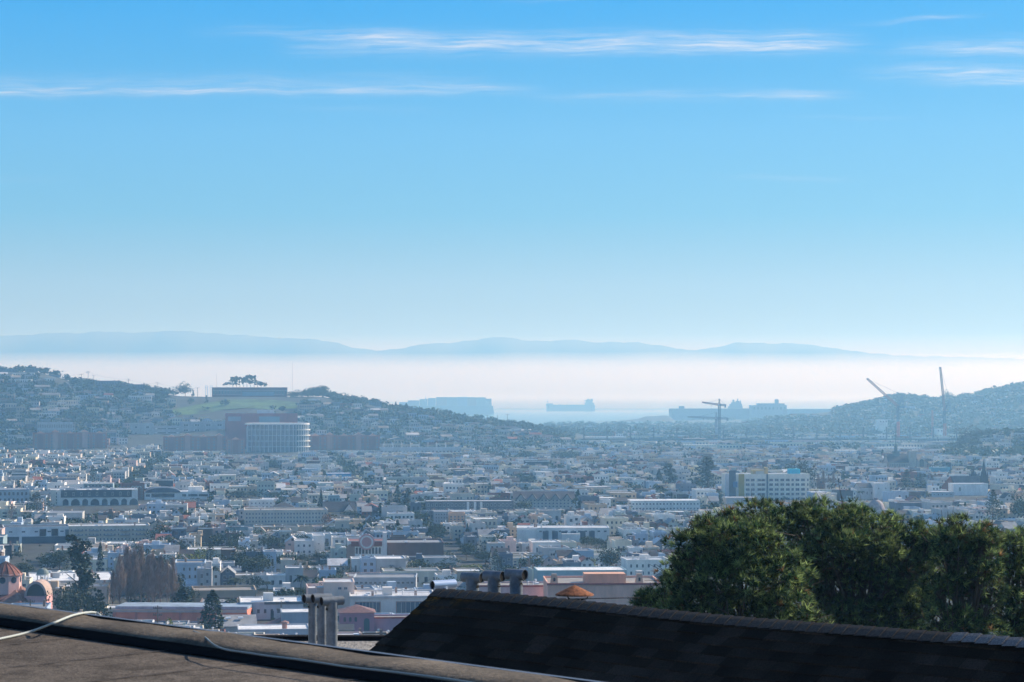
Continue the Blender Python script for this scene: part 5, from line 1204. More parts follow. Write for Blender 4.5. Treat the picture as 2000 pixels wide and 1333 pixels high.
far_box('upper_pier_building', 'raised pale building on the far shore beside the water tower', 1469, 1537, 792, 7300, rows=1, cols=9, fw=.5, fh=.4, fn=lambda b, g, D: b.part('roof_storey', WALL, b.wc).box(-b.w*.32, b.w*.45, 5, 40, b.h, b.h+6))
far_box('long_dock_shed', 'low dock shed stretching right of the water tower on the far shore', 1537, 1625, 799.5, 7250)
D = 7240; x, _, zt_ = P(1517, 779.5, D); o = empty('water_tower', (x, D, 2), 0, 'squat water tower on the far shore silhouetted above the dock buildings', 'water tower'); s_ = D/F
m = MB(); m.cyl(0, 0, zt_-2-11*s_, zt_-2-1.5*s_, 4.2*s_, n=12); setcol(m.build('tank', PALE, o), C['slate'])
m = MB(); m.cyl(0, 0, zt_-2-1.5*s_, zt_-2, 4.4*s_, .5, n=12); setcol(m.build('tank_roof', PALE, o), C['slate'])
for a in range(4): m = MB(); m.bar((3*s_*cos(a*pi/2), 3*s_*sin(a*pi/2), -2), (3*s_*cos(a*pi/2), 3*s_*sin(a*pi/2), zt_-2-11*s_), .8); setcol(m.build('leg', PALE, o), C['slate'])
# port and flatland buildings
for (a, b, yt, D, col, lab) in [(1135, 1222, 853, 4000, 'white', 'long low warehouse with a bright white roof left of the freeway'), (1176, 1186, 861, 3300, 'white', 'small upright white block below the long white-roofed warehouse'),
        (1334, 1384, 857, 3350, 'charcoal', 'dark stepped block with a white top right of the chimney stack'), (1335, 1400, 869, 3150, 'cream', 'low pale depot under the dark stepped block'), (1395, 1445, 877, 3050, 'white', 'low white depot between dark trees'),
        (1315, 1336, 874, 2850, 'slate', 'square dark block near the chimney stack'), (1630, 1682, 880, 2800, 'white', 'low white curved-roof depot above the stone church'), (1716, 1802, 874, 2950, 'white', 'long white depot behind the church steeple'),
        (1717, 1734, 820, 4100, 'white', 'narrow white building with stacked balconies at the foot of the far hill'), (1829, 1843, 838, 4050, 'white', 'square white building between the two luffing cranes'), (1716, 1735, 850, 3900, 'white', 'low white shed below the leaning crane')]:
    lm_building('depot', lab, 'warehouse', a, b, yt, yt+7, D, 30, col, 'white', 1, max(2, (b-a)//5), par=.4, fw=.4, fh=.4, winparts=False, group='warehouses on the far flats')
# industrial stack
D = 2480; x, _, zt_ = P(1352, 884, D); o = empty('smoke_stack', (x, D, ground(x, D)), 0, 'lone slender brown chimney stack among trees below the freeway', 'chimney'); h = zt_-ground(x, D)
m = MB(); m.cyl(0, 0, -1, h, 1.5, .9, n=10); setcol(m.build('shaft', WALL, o), (.10,.07,.06)); m = MB(); m.cyl(0, 0, h-.8, h+.3, 1.2, 1.2, n=10); setcol(m.build('rim', WALL, o), (.12,.09,.08))

# utility poles and masts
def pole(px, yt, yb, D, label, arms=1, group='utility poles', r=.22, name='utility_pole', cat='utility pole', aw=2.2):
    x, _, z0 = P(px, yb, D); g = min(z0, ground(x, D)) if D > 1200 else ground(x, D); h = P(px, yt, D)[2] - g
    o = empty(name, (x, D, g), 0, label, cat, group); m = MB(); m.cyl(0, 0, 0, h, r, r*.7, n=6); m.build('shaft', POLEM, o)
    for k in range(arms):
        m = MB(); z = h - .8 - k*1.9; m.box(-aw, aw, -.12, .12, z-.12, z+.12)
        for q in (-.9, -.5, .5, .9): m.cyl(aw*q, 0, z+.12, z+.5, .10, n=4)
        m.build('crossarm', POLEM, o)
    return o
POLEM = mat('pole_wood', (.10,.075,.06), .9)
for i, (px, yt, yb, D, a, lab) in enumerate([(33, 716, 724, 3330, 1, 'short pole at the far left of the skyline'), (86, 720, 736, 3330, 1, 'pole right of the highest skyline block'), (119, 730, 742, 3330, 1, 'first of two T-shaped poles on the skyline'),
        (159, 731, 748, 3320, 1, 'T-shaped pole just left of the tallest skyline pole'), (172, 725, 748, 3320, 2, 'tallest double-armed pole on the left skyline'), (183, 733, 750, 3320, 1, 'pole just right of the tallest skyline pole'),
        (251, 740, 755, 3330, 2, 'pole between the two wide skyline blocks'), (307, 747, 764, 3330, 1, 'pole left of the round skyline tree'), (386, 757, 772, 3340, 1, 'pole between the round tree and the hilltop school'),
        (952, 811, 832, 3250, 1, 'left of two slim poles on the descending right shoulder'), (972, 811, 838, 3250, 0, 'left tall mast standing alone on the descending shoulder'), (991, 809, 840, 3250, 1, 'right tall mast on the descending shoulder'), (822, 801, 812, 3300, 1, 'pole between rounded trees on the shoulder')]):
    pole(px, yt, yb, D, lab, a, 'utility poles along the left hill crest', .38, aw=3.0)
for px, yt, yb, lab in ((571, 709, 778, 'very tall thin antenna mast right of the hilltop school'), (423, 729, 760, 'thin antenna rising at the left end of the hilltop school')): pole(px, yt, yb, 3330, lab, 0, 'antennas on the hill', .14, 'antenna_mast', 'antenna')
for px, yt, yb, D, lab in ((59, 1171, 1190, 660, 'dark pole in front of the pink church'), (308, 1183, 1222, 655, 'dark double-armed pole in front of the coral hall'), (549, 1174, 1215, 690, 'thin dark pole before the grey storefront'), (375, 972, 994, 1400, 'pole in front of the arched-roof hall')):
    pole(px, yt, yb, D, lab, 2, 'street poles in the city', .2, aw=1.3)
# power line sagging along the crest
pts = [P(-40, 713, 3330)] + [P(a, b+.8, 3325) for a, b in ((33, 716), (86, 720), (119, 730.5), (172, 726), (251, 740.5), (307, 747.5), (386, 757.5))]
o = empty('power_line', pts[0], 0, 'sagging power lines strung between the poles on the left skyline', 'power line'); m = MB()
for a, b in zip(pts, pts[1:]):
    pv = None
    for i in range(7): t = i/6; q = tuple(a[k]+(b[k]-a[k])*t - pts[0][k] - (3.0*4*t*(1-t) if k == 2 else 0) for k in range(3)); (m.bar(pv, q, .09, n=3) if pv else None); pv = q
m.build('wire', BLACKF, o)
# distant gantry cranes behind the crest
for px, lab in ((404, 'left of two faint leaning gantry frames behind the hill crest'), (413, 'right of two faint leaning gantry frames behind the hill crest')):
    D = 6900; x, _, z1 = P(px, 754, D); _, _, z0 = P(px, 772, D); o = empty('gantry_crane', (x, D, 0), 0, lab, 'crane'); m = MB(); s_ = D/F
    for k in (-2, 2): m.bar((k*s_+2*s_, 0, 0), (k*s_-s_, 0, z1), .7, n=4)
    for k in range(6): z = z0 + (z1-z0)*k/5; m.bar((-3*s_+(1-k/5)*3*s_, 0, z), (s_+(1-k/5)*3*s_, 0, z), .5, n=4)
    setcol(m.build('frame', PALE, o), (.30,.32,.35))
# steam plume at the hospital and birds
ST = volume('steam', (1, 1, 1), .25, .3)
D = 2820; x, _, z = P(551, 800, D)
PLUME = MB()
bm_v = []
for j in range(7):
    for i in range(10): t = pi*j/6; a = 2*pi*i/10; r = (4.2 + 1.2*sin(i*2.1+j)); bm_v.append((x + r*sin(t)*cos(a), D + r*sin(t)*sin(a), z + 2.6*cos(t)*(1+.2*sin(i))+1))
PLUME.add(bm_v, [(j*10+i, j*10+(i+1) % 10, (j+1)*10+(i+1) % 10, (j+1)*10+i) for j in range(6) for i in range(10)])
tag(PLUME.build('steam_plume', ST), kind='stuff')
for px, py, D, lab in ((1922, 30, 150, 'tiny dark bird high in the upper right of the sky'), (1036, 512, 700, 'tiny bird above the centre of the mountains, upper one'), (1116, 546, 700, 'tiny bird above the centre of the mountains, lower right one'), (545, 661, 600, 'tiny bird crossing the left mountain ridge')):
    x, y, z = P(px, py, D); s_ = D/F*1.5; m = MB()
    m.add([(-s_*1.6, 0, s_*.5), (-s_*.6, -s_*.3, s_*.55), (0, -s_*.15, 0), (s_*.6, -s_*.3, s_*.55), (s_*1.6, 0, s_*.5), (s_*.5, s_*.3, s_*.2), (-s_*.5, s_*.3, s_*.2)], [(0,1,6),(1,2,6),(2,5,6),(2,3,5),(3,4,5)]); m.bar((0, -s_*.6, 0), (0, s_*.7, 0), s_*.16, s_*.06)
    o = m.build('bird', BLACKF, loc=(x, y, z)); tag(o, lab, 'bird', 'birds in the sky')

# ------------------------------------------------------------------ landmark trees
gT = 'trees on the left skyline'
lm_tree('umbrella', 438, 530, 733, 757, 'wide flat-crowned tree rising behind the hilltop school', 3420, gT, sink=4, rz=0, i=0)
lm_tree('dense', 346, 378, 750, 772, 'single round tree on the skyline left of the hilltop school', 3340, gT, sink=2)
lm_tree('dense', 598, 626, 755, 780, 'left of two round trees right of the hilltop school', 3330, gT, sink=0)
lm_tree('dense', 618, 646, 752, 782, 'right and taller of two round trees beyond the hilltop school', 3325, gT, sink=0)
for k, (a, b, yt, lab) in enumerate([(563, 598, 763, 'low spreading tree beside the right end of the hilltop school'), (766, 780, 785, 'small pointed conifer on the descending skyline'), (781, 806, 788, 'round tree right of the small pointed conifer'), (802, 832, 796, 'flat-domed tree below the container ship'),
        (832, 860, 800, 'rounded tree in front of the container ship hull'), (872, 905, 810, 'wide low tree under the stern of the container ship'), (922, 950, 819, 'round tree left of the slim poles'), (952, 978, 823, 'round tree between the slim poles'), (982, 1024, 821, 'widest domed tree below the open water'), (1040, 1060, 831, 'last small tree at the right end of the shoulder'),
        (286, 332, 759, 'broad tree clump right of the squat skyline block'), (240, 268, 753, 'tree clump between the skyline blocks'), (640, 680, 770, 'spreading tree just below the taller round tree'), (690, 722, 778, 'low tree on the falling skyline')]):
    lm_tree('conifer' if 'conifer' in lab else 'dark', a, b, yt, yt+22, lab, 3300, gT, sink=3, keep=False)
gR = 'trees on the right skyline'
for k, (a, b, yt, lab) in enumerate([(1840, 1858, 765, 'round tree behind the upright crane boom'), (1874, 1896, 766, 'spiky tree clump on the right skyline, right of the upright crane'), (1894, 1916, 770, 'low tree in the middle of the right skyline'), (1930, 1948, 759, 'twin-headed tree on the right skyline'), (1950, 1966, 760, 'small tree right of the twin-headed one'),
        (1978, 1996, 751, 'topmost tree at the right edge skyline'), (1768, 1790, 774, 'domed tree on the crest right of the leaning crane'), (1560, 1590, 812, 'low tree clump where the right hill begins')]):
    lm_tree('dense', a, b, yt, yt+16, lab, 5180, gR, sink=4, keep=False)
L = lm_tree
L('araucaria', 48, 96, 960, 1003, 'dark layered norfolk pine at the left end of the institution', mark='the layered pine on the left')
L('araucaria', 170, 192, 907, 945, 'slim layered pine standing among roofs above the institution', 1750)
L('barewide', 0, 46, 978, 1020, 'bare brown tree at the left edge beside the layered pine')
L('araucaria', 392, 430, 1062, 1102, 'dark tiered conifer right of the bare poplars group', mark='the tiered conifer')
L('conifer', 620, 634, 955, 993, 'slim dark conifer just above the half-timbered gable', 1360, mark='the slim dark conifer')
L('ragged', 1362, 1398, 893, 958, 'tall dark redwood left of the six-storey white block', 1640, mark='the tall redwood')
L('ragged', 1296, 1322, 905, 950, 'ragged conifer left of the tall redwood', 1720)
L('conifer', 1276, 1298, 916, 944, 'small conical tree left of the ragged conifer', 1760)
L('araucaria', 1918, 1962, 954, 1022, 'large layered norfolk pine near the right edge', 1180, mark='the large layered pine')
L('dense', 1965, 2010, 968, 1018, 'dark round tree at the right edge beside the large layered pine', 1200)
L('redwood', 1756, 1784, 916, 958, 'left of two dark firs below the tan stone church', 1700, mark='the two dark firs')
L('redwood', 1782, 1812, 922, 962, 'right of two dark firs below the tan stone church', 1690)
L('dark', 1552, 1592, 898, 950, 'dark tree behind the cyan box of the six-storey block', 1560)
L('ragged', 128, 180, 1046, 1180, 'tall dark ragged conifer between the cupola hall and the poplars', 700, mark='the tall ragged conifer', sink=1)
L('dense', 93, 140, 1070, 1120, 'dark rounded tree leaning on the tall ragged conifer', 890)
L('dark', 104, 156, 1144, 1205, 'dark shaded tree mass right of the pink church', 690)
L('araucaria', 160, 228, 1148, 1212, 'wide layered conifer with upswept branches at the curb line', 600)
L('dense', 30, 72, 1098, 1130, 'dim tree behind the drum of the pink church', 860)
L('lime', 176, 220, 1112, 1130, 'sunlit green shrub tree behind the white hall roof', 850)
for k, (px, yt, w) in enumerate([(q_[0], q_[1], q_[2]*1.55) for q_ in [(234, 1082, 22), (248, 1064, 26), (263, 1072, 24), (276, 1066, 24), (290, 1082, 22), (302, 1090, 22), (314, 1084, 24), (327, 1096, 20), (338, 1086, 18), (221, 1118, 20), (256, 1084, 26), (298, 1078, 20)]]):
    L('bare', px-w/2, px+w/2, yt-12, 1195, ['first', 'second', 'fourth', 'fifth', 'sixth', 'eighth', 'ninth', 'tenth', 'last', 'short leftmost', 'third', 'seventh'][k] + ' bare poplar, counting from the left, in the leafless brown clump', 735 + 7*(k % 4), 'bare poplars in a clump', keep=False, mark='the bare poplars' if k == 4 else None, i=k % 3)
KEEP.append((224, 346, 1066, 1190, 740)); FOOT.append(((285-1000)/F*745, 745, 9, 14))
L('conifer', 318, 396, 1146, 1196, 'broad bluish-green conifer right of the bare poplars', 710)
L('dense', 348, 384, 1143, 1180, 'green tree at the left end of the beige windowless block', 735)
L('cypress', 392, 437, 1154, 1230, 'dark upright cypress in front of the coral hall', 640, mark='the dark upright cypress', wk=1)
L('lime', 326, 356, 1212, 1232, 'small green shrub at the foot of the coral hall', 640, sink=1)
L('palm', 436, 482, 1126, 1153, 'large feathery palm above the beige windowless block', 790, mark='the large feathery palm')
L('palm', 508, 536, 1134, 1152, 'low palm between two larger palms', 800)
L('palm', 570, 606, 1119, 1150, 'tall feathery palm left of the peach stair tower', 795)
L('palm', 434, 472, 1166, 1190, 'palm in shade left of the grey storefront', 705)
L('lime', 606, 637, 1132, 1150, 'bright green tree beside the peach stair tower', 770)
L('dense', 482, 532, 1082, 1126, 'dark bushy tree right of the tiered conifer', 870, mark='the dark bushy tree')
L('dense', 506, 546, 1043, 1080, 'tall tree in front of white houses left of the duplex', 1010)
L('round', 410, 442, 1040, 1076, 'airy open-crowned tree above the tiered conifer', 1020)
L('dense', 608, 640, 1078, 1106, 'dark tree at the foot of the blank-sided white house', 940)
L('dark', 582, 632, 1097, 1112, 'low dark spreading tree below the duplex', 905)
L('dense', 624, 650, 1028, 1046, 'round tree right of the long cream school', 1110)
L('dense', 660, 690, 1031, 1046, 'round tree above the ornate theatre', 1110)
L('dense', 672, 694, 1111, 1128, 'small dark tree in front of the long windowed row', 850)
L('dark', 828, 904, 1097, 1118, 'very wide low dark tree crown above the shiny tube vent', 860, mark='the wide low dark tree')
L('lime', 906, 950, 1100, 1116, 'green tree right of the wide low dark crown', 850)
L('dense', 1130, 1160, 1046, 1078, 'dark round tree, left one of a close pair, before the modern flats', 1020, mark='the dark pair of trees')
L('dense', 1156, 1184, 1050, 1078, 'dark round tree, right one of a close pair, before the modern flats', 1015)
L('dark', 1172, 1218, 1066, 1114, 'big dark egg-shaped tree above the orange penthouse', 885, mark='the big egg-shaped tree')
L('barewide', 1012, 1056, 1088, 1114, 'pale leafless tree left of the teal-sided warehouse', 870)
L('barewide', 1020, 1044, 1064, 1086, 'brownish thin tree above the pale leafless one', 960)
L('tallpalm', 934, 954, 926, 972, 'tall single-stemmed fan palm near the centre of the city', 1560, mark='the tall fan palm')
L('palm', 1100, 1124, 932, 950, 'feathery palm beside a pale green wall near the centre', 1700)
L('dense', 446, 480, 958, 982, 'left of two round trees above the small white flats', 1500)
L('dense', 480, 505, 958, 980, 'right of two round trees above the small white flats', 1510)
L('dense', 522, 545, 960, 978, 'round tree above the dark hipped roof', 1500)
L('dense', 670, 694, 995, 1018, 'dark round tree below the half-timbered gable', 1270)
L('red', 624, 642, 1000, 1018, 'reddish tree at the right end of the long cream school', 1180)
L('ragged', 786, 806, 954, 986, 'ragged dark conifer left of the dark-fronted terrace', 1400)
L('dense', 1008, 1042, 978, 1000, 'round dark tree in front of the gabled apartment row', 1330)
L('redwood', 526, 548, 895, 925, 'dark conifer in front of the finned drum wing', 2150)
L('dense', 1016, 1050, 880, 898, 'low dark tree clump, left of two, below the shoulder', 2400)
L('dense', 1080, 1126, 878, 900, 'low dark tree clump, right of two, below the shoulder', 2400)
L('dense', 1020, 1046, 930, 948, 'pair of rounded trees above the long dark-fronted terrace', 1800)
L('tallpalm', 1670, 1690, 956, 985, 'palm left of the pale gabled house', 1470)
L('dense', 1208, 1222, 824, 848, 'dark rounded tree standing on the near shore flats', 4700, keep=False)
for k, (a, b, yt, D) in enumerate([(1866, 1900, 842, 2560), (1885, 1925, 834, 2600), (1915, 1952, 838, 2620), (1860, 1890, 858, 2480), (1890, 1925, 856, 2470), (1970, 2010, 850, 2500), (1935, 1975, 862, 2450), (1860, 1895, 884, 2300), (1818, 1842, 868, 2600), (1900, 1935, 878, 2350), (1975, 2015, 880, 2350), (1930, 1960, 850, 2560)]):
    L('dark', a, b, yt, yt+26, ['dark tree at the left foot of the wooded knoll', 'topmost dark tree of the wooded knoll', 'right shoulder tree of the wooded knoll crown', 'lower left tree on the wooded knoll', 'central tree on the front of the wooded knoll', 'tree at the right edge atop the wooded knoll',
      'tree below the pale houses of the wooded knoll', 'low tree in front of the wooded knoll, left', 'separate tree left of the wooded knoll', 'low tree in front of the wooded knoll, centre', 'low tree in front of the wooded knoll, right edge', 'tree behind the pale knoll houses'][k], D, 'trees on the wooded knoll', keep=False)
for a, b, yt, lab in ((1918, 1952, 856, 'pale flat house on the wooded knoll, left one'), (1946, 1962, 850, 'tall pale house on the wooded knoll between trees'), (1980, 2010, 846, 'pale house on the knoll at the right edge')):
    lm_building('knoll_house', lab, 'house', a, b, yt, yt+12, 2520, 12, 'grey', 'grey', 2, 4, par=.3, fw=.3, fh=.35, winparts=False, group='houses on the wooded knoll')
for k, (px, yt, w) in enumerate([(1598, 920, 12), (1608, 914, 14), (1618, 924, 12), (1628, 918, 12), (1604, 930, 12), (1622, 930, 12)]):
    L('bare', px-w/2, px+w/2, yt, 962, ['first', 'third', 'fourth', 'last', 'second', 'fifth'][k] + ' slender bare poplar, counting from the left, right of the six-storey block', 1600+k*6, 'bare poplars right of the six-storey block', keep=False, mark='the slender bare poplars' if k == 2 else None)
KEEP.append((1592, 1634, 916, 960, 1600))
# ------------------------------------------------------------------ the rest of the city
NEARLINE = [(-50, 1182), (0, 1185), (600, 1262), (738, 1272), (850, 1152), (2000, 1255)]
PINE = [(1200, 1300), (1240, 1175), (1270, 1150), (1305, 1095), (1345, 1035), (1370, 1008), (1440, 998), (1480, 984), (1620, 984), (1700, 992), (1780, 1002), (1820, 1036), (1860, 1018), (1930, 1040), (2050, 1042)]
rng = random.Random(20)
def line(px): return min(interp(NEARLINE, px), interp(PINE, px) if px > 1240 else 9999)
TH = radians(6.5)
def G2W(u, v): return u*cos(TH) - v*sin(TH), u*sin(TH) + v*cos(TH)
WALLS = ['white']*13 + ['cream']*7 + ['grey']*13 + ['blue']*7 + ['tan']*5 + ['beige']*8 + ['pink']*3 + ['sage']*3 + ['slate']*5 + ['peach']*2 + ['brown']*4 + ['brick']*2 + ['yellow']*1 + ['teal']*1 + ['charcoal']*2
FR = ['silver']*9 + ['white']*4 + ['grey']*12 + ['tan']*5 + ['dark']*4
GRF = ['dark']*7 + ['grey']*5 + ['tile']*1 + ['silver']*1 + ['tan']*1
def clear(x, y, hw, hd):
    for (fx, fy, a, b) in FOOT:
        if abs(x-fx) < a+hw and abs(y-fy) < b+hd: return False
    return True
def fit(px0, px1, D, ybase):
    """how high (as a picture row) something at this distance may reach without hiding a landmark"""
    lim = 0
    for (a, b, yt, yb, DD) in KEEP:
        if DD > D + 4 and px1 > a - 1 and px0 < b + 1 and ybase > yt: lim = max(lim, yb - 4)
    return lim
lots = []
v = 560.0; rowi = 0
while v < 2690:
    u = -.30*v - 150 + rng.uniform(0, 30)
    while u < .30*v + 150:
        big = rng.random(); w = rng.uniform(4.6, 7.0) if big < .82 else rng.uniform(9, 13) if big < .98 else rng.uniform(15, 21)
        uu = (u + 5000) % 175
        if uu < 17 or rng.random() < .06: u += 7; continue
        x, y = G2W(u + w/2, v + rng.uniform(-1.5, 1.5)); d = rng.uniform(8.5, 12) if w < 9 else rng.uniform(11, 18)
        px, _ = proj(x, y, 20)
        if -25 < px < 2025 and y > 540: lots.append((x, y, w, d))
        u += w + (0.12 if rng.random() < .9 else rng.uniform(1.5, 5))
    v += 19 if rowi % 2 == 0 else 28
    rowi += 1
lots.sort(key=lambda l: l[1])
def make_bld(w, d, rg, near, gable=None, dim=1):
    wl = rg.choice(WALLS); kind = 'flat'
    if gable is None: gable = w < 9.5 and rg.random() < .36
    h = rg.choice([rg.uniform(3.6, 5), rg.uniform(4.8, 7.4), rg.uniform(5.5, 8.6)]) if w < 9 else rg.uniform(4.6, 10)
    fl = max(2, int(h/2.4)); wk = {}
    if gable:
        rf = rg.choice(GRF); ax = 'y' if rg.random() < .6 else 'x'; h -= 1.2; b = Bld(w, d, h, wl, rf); b.gab(rg.uniform(1.6, 2.8), ax); kind = 'gable'
        if ax == 'y': b.win.append(('f', 0, 0, h+.9, 1.0, 1.1))
    else:
        rf = rg.choice(FR); b = Bld(w, d, h, wl, rf); par = rg.choice([.5, .7, 1.0, .3]); b.flat(par)
        if rg.random() < .35: b.part('cornice', WALL, C['white'] if rg.random() < .5 else b.wc).box(-w/2-.25, w/2+.25, -.45, -.12, h-.1, h+par*.8)
        if near: b.clutter(rg, rg.randint(1, 4))
        elif rg.random() < .5: b.clutter(rg, 1)
    nc = max(2, int(w/2.1)); nr = min(fl, 4)
    style = rg.random()
    if style < .3 and near and kind == 'flat':
        m = b.part('bay', WALL, b.wc); m.box(-w*.32, -w*.05, -.9, -.02, 1.6, h-.3); b.windows(2 if nr > 1 else 1, 1, -w*.32, -w*.05, 1.8, h-.6, .7, .5, y=-.9); b.windows(nr, 1, 0, w/2-.5, .8, h-.4, .45, .5)
    else:
        b.windows(nr, nc if near else min(nc, 8), .4-w/2, w/2-.4, .6, h-.3, rg.uniform(.35, .55), rg.uniform(.4, .55), skip=rg.choice([0, .12, .3]), rng=rg)
    if near and rg.random() < .5: b.windows(min(2, nr), 3, 2, d-2, 2.5, h-.4, .3, .4, side='l')
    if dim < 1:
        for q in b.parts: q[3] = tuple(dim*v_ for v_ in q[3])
    return b, wl, rf, kind
STUFF = MB(); NH = {'house': 0, 'gable': 0, 'apt': 0, 'shop': 0}; AUTO = []
LIM = {'house': 290, 'gable': 120, 'apt': 150, 'shop': 60}
for (x, y, w, d) in lots:
    rg = random.Random(int(x*31 + y*17)); g = ground(x, y)
    if not clear(x, y + d/2, w/2, d/2): continue
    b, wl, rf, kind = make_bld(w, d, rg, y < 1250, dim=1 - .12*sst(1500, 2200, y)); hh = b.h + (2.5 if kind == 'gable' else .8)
    px0, yb = proj(x-w/2, y, g); px1, _ = proj(x+w/2, y, g); yt = proj(x, y, g+hh)[1]
    if yt > line((px0+px1)/2) + 2 and yt > line(px0) + 2: continue
    lim = fit(px0, px1, y, yb)
    if lim and yt < lim:
        hn = (yb - lim) / F * y - .8
        if hn < 1.9: continue
        rg = random.Random(int(x*31 + y*17)); b = Bld(w, d, hn, wl, rf if rf in FR else 'grey'); b.flat(.5).windows(1, max(2, int(w/3)), z0=.5, z1=hn-.3, fw=.4, fh=.45); b.clutter(rg, 1, False); kind = 'flat'; yt = lim
    ck = 'gable' if kind == 'gable' else 'house' if w < 9 else 'apt' if w < 14.5 else 'shop'
    rz = TH + rg.gauss(0, .012)
    if NH[ck] < LIM[ck]:
        NH[ck] += 1
        nm, cat = {'gable': ('gabled_house', 'house'), 'house': ('row_house', 'house'), 'apt': ('apartment_building', 'apartment building'), 'shop': ('commercial_building', 'building')}[ck]
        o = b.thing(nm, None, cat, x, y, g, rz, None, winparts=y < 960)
        AUTO.append((o, CN[wl], RN[rf], ck, (px0+px1)/2, yt, w, b.h, y))
    else: b.merge(STUFF, x, y, g, rz)
# houses up the left hill and the small far ones behind it
hills = []
for (D0, D1, n, xr, hmin) in ((2760, 3330, 1500, (-20, 1120), 0), (2650, 2760, 60, (740, 1150), 0)):
    k = 0
    while k < n:
        D = rng.uniform(D0, D1); px = rng.uniform(*xr); x = (px-1000)/F*D; k += 1; g = ground(x, D)
        if D > 2760 and g < 14: continue
        w = rng.uniform(9, 17) if rng.random() < .85 else rng.uniform(18, 32)
        if any(abs(x-a) < w*.62 and abs(D-b_) < 13 for a, b_ in hills) or not clear(x, D+6, w/2, 6): continue
        hh = rng.uniform(7.5, 12.5); p0, yb = proj(x-w/2, D, g); p1, _ = proj(x+w/2, D, g); yt = proj(x, D, g+hh)[1]
        if yt < fit(p0, p1, D, yb): continue
        if yt < interp(HILL, px) - 1: continue
        if 335 < px < 600 and yt < 812 and yb > 782: continue
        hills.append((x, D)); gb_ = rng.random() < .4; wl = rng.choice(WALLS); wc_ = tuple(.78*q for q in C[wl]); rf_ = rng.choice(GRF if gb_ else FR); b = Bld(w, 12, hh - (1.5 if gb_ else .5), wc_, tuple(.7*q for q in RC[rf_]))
        b.gab(2.4, 'y' if rng.random() < .6 else 'x') if gb_ else b.flat(.4)
        b.windows(2, max(2, int(w/3)), fw=.45, fh=.5, z0=1)
        if len([1 for q in AUTO if q[3] == 'hill']) < 295:
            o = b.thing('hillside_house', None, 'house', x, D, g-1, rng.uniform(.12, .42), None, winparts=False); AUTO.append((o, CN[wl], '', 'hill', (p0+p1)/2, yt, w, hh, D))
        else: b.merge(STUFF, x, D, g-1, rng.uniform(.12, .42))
# right hill and flats beyond the freeway
for (D0, D1, n, xr) in ((4050, 5180, 520, (1480, 2020)), (2680, 4000, 200, (1120, 1880)), (4000, 5700, 110, (1100, 1600))):
    for k in range(n):
        D = rng.uniform(D0, D1); px = rng.uniform(*xr); x = (px-1000)/F*D; g = ground(x, D)
        if 3440 < D < 3530: continue
        w = rng.uniform(9, 20) if D0 > 4010 and px > 1480 else rng.uniform(14, 60); b = Bld(w, 18, rng.uniform(5, 8.5), rng.choice(WALLS), rng.choice(FR)); b.flat(.4).windows(1, max(2, int(w/4)), fw=.5, fh=.45, z0=1)
        p0, yb = proj(x-w/2, D, g); p1, _ = proj(x+w/2, D, g); yt = proj(x, D, g+b.h)[1]
        if yt < fit(p0, p1, D, yb) or not clear(x, D, w/2, 9): continue
        b.merge(STUFF, x, D, g-1, rng.uniform(-.15, .15))
so = STUFF.build('distant_houses', WALLA); tag(so, kind='stuff'); so['label'] = 'mass of far flat and gabled roofs filling the hazy valley and slopes'
# streets between the rows
ST_ = MB(); v = 560.0 - 14
ri = 0; vv_ = 560.0
while vv_ < 2600:
    if ri % 2 == 1:
        vc = vv_ + 19; pts = [G2W(u, vc) for u in (-.33*vc-160, .33*vc+160)]
        ST_.add([(pts[0][0], pts[0][1]-3.5, 12.06), (pts[1][0], pts[1][1]-3.5, 12.06), (pts[1][0], pts[1][1]+3.5, 12.06), (pts[0][0], pts[0][1]+3.5, 12.06)], [(0,1,2,3)]) if vc > 640 else None
    vv_ += 19 if ri % 2 == 0 else 28; ri += 1
tag(ST_.build('streets', mat('asphalt', (.055,.055,.058), .9, noise=(.1, .7, 1.3))), kind='structure')

# street and garden trees
KINDS = ['dense']*9 + ['round']*6 + ['dark']*5 + ['red']*1 + ['lime']*1 + ['conifer']*2 + ['cypress']*2 + ['palm']*1 + ['tallpalm']*1 + ['barewide']*2 + ['araucaria']*1
cand = []
for _ in range(7000):
    t = rng.random(); D = sqrt(600**2 + t*(2640**2-600**2)); px = rng.uniform(-20, 2020); x = (px-1000)/F*D
    if rng.random() > (.6 if D < 1100 else .8 if D < 1700 else 1.0): continue
    cand.append((D, px, x))
cand.sort(); NT = 0; TS = {'a': MB(), 'b': MB()}
lite = {}
def lite_crown(kind, i):
    k = (kind, i)
    if k not in lite:
        rr = random.Random(i*7+hash_(kind)); lite[k] = crown_cone(rr, 60, .10) if kind == 'conifer' else crown_column(rr, 50, .09) if kind == 'cypress' else crown_round(rr, 72, .135, .9, 7)
    return lite[k]
def stuff_tree(kind, x, y, z, h, w=1.0, key='a'):
    c = lite_crown(kind, rng.randint(0, 5)); a = rng.random()*6.28; ca, sa = cos(a)*h*w, sin(a)*h*w; z0 = z - .12*h
    TS[key].add([(x + ca*p[0] - sa*p[1], y + sa*p[0] + ca*p[1], z0 + h*p[2]) for p in c.v], c.f)
TL = []
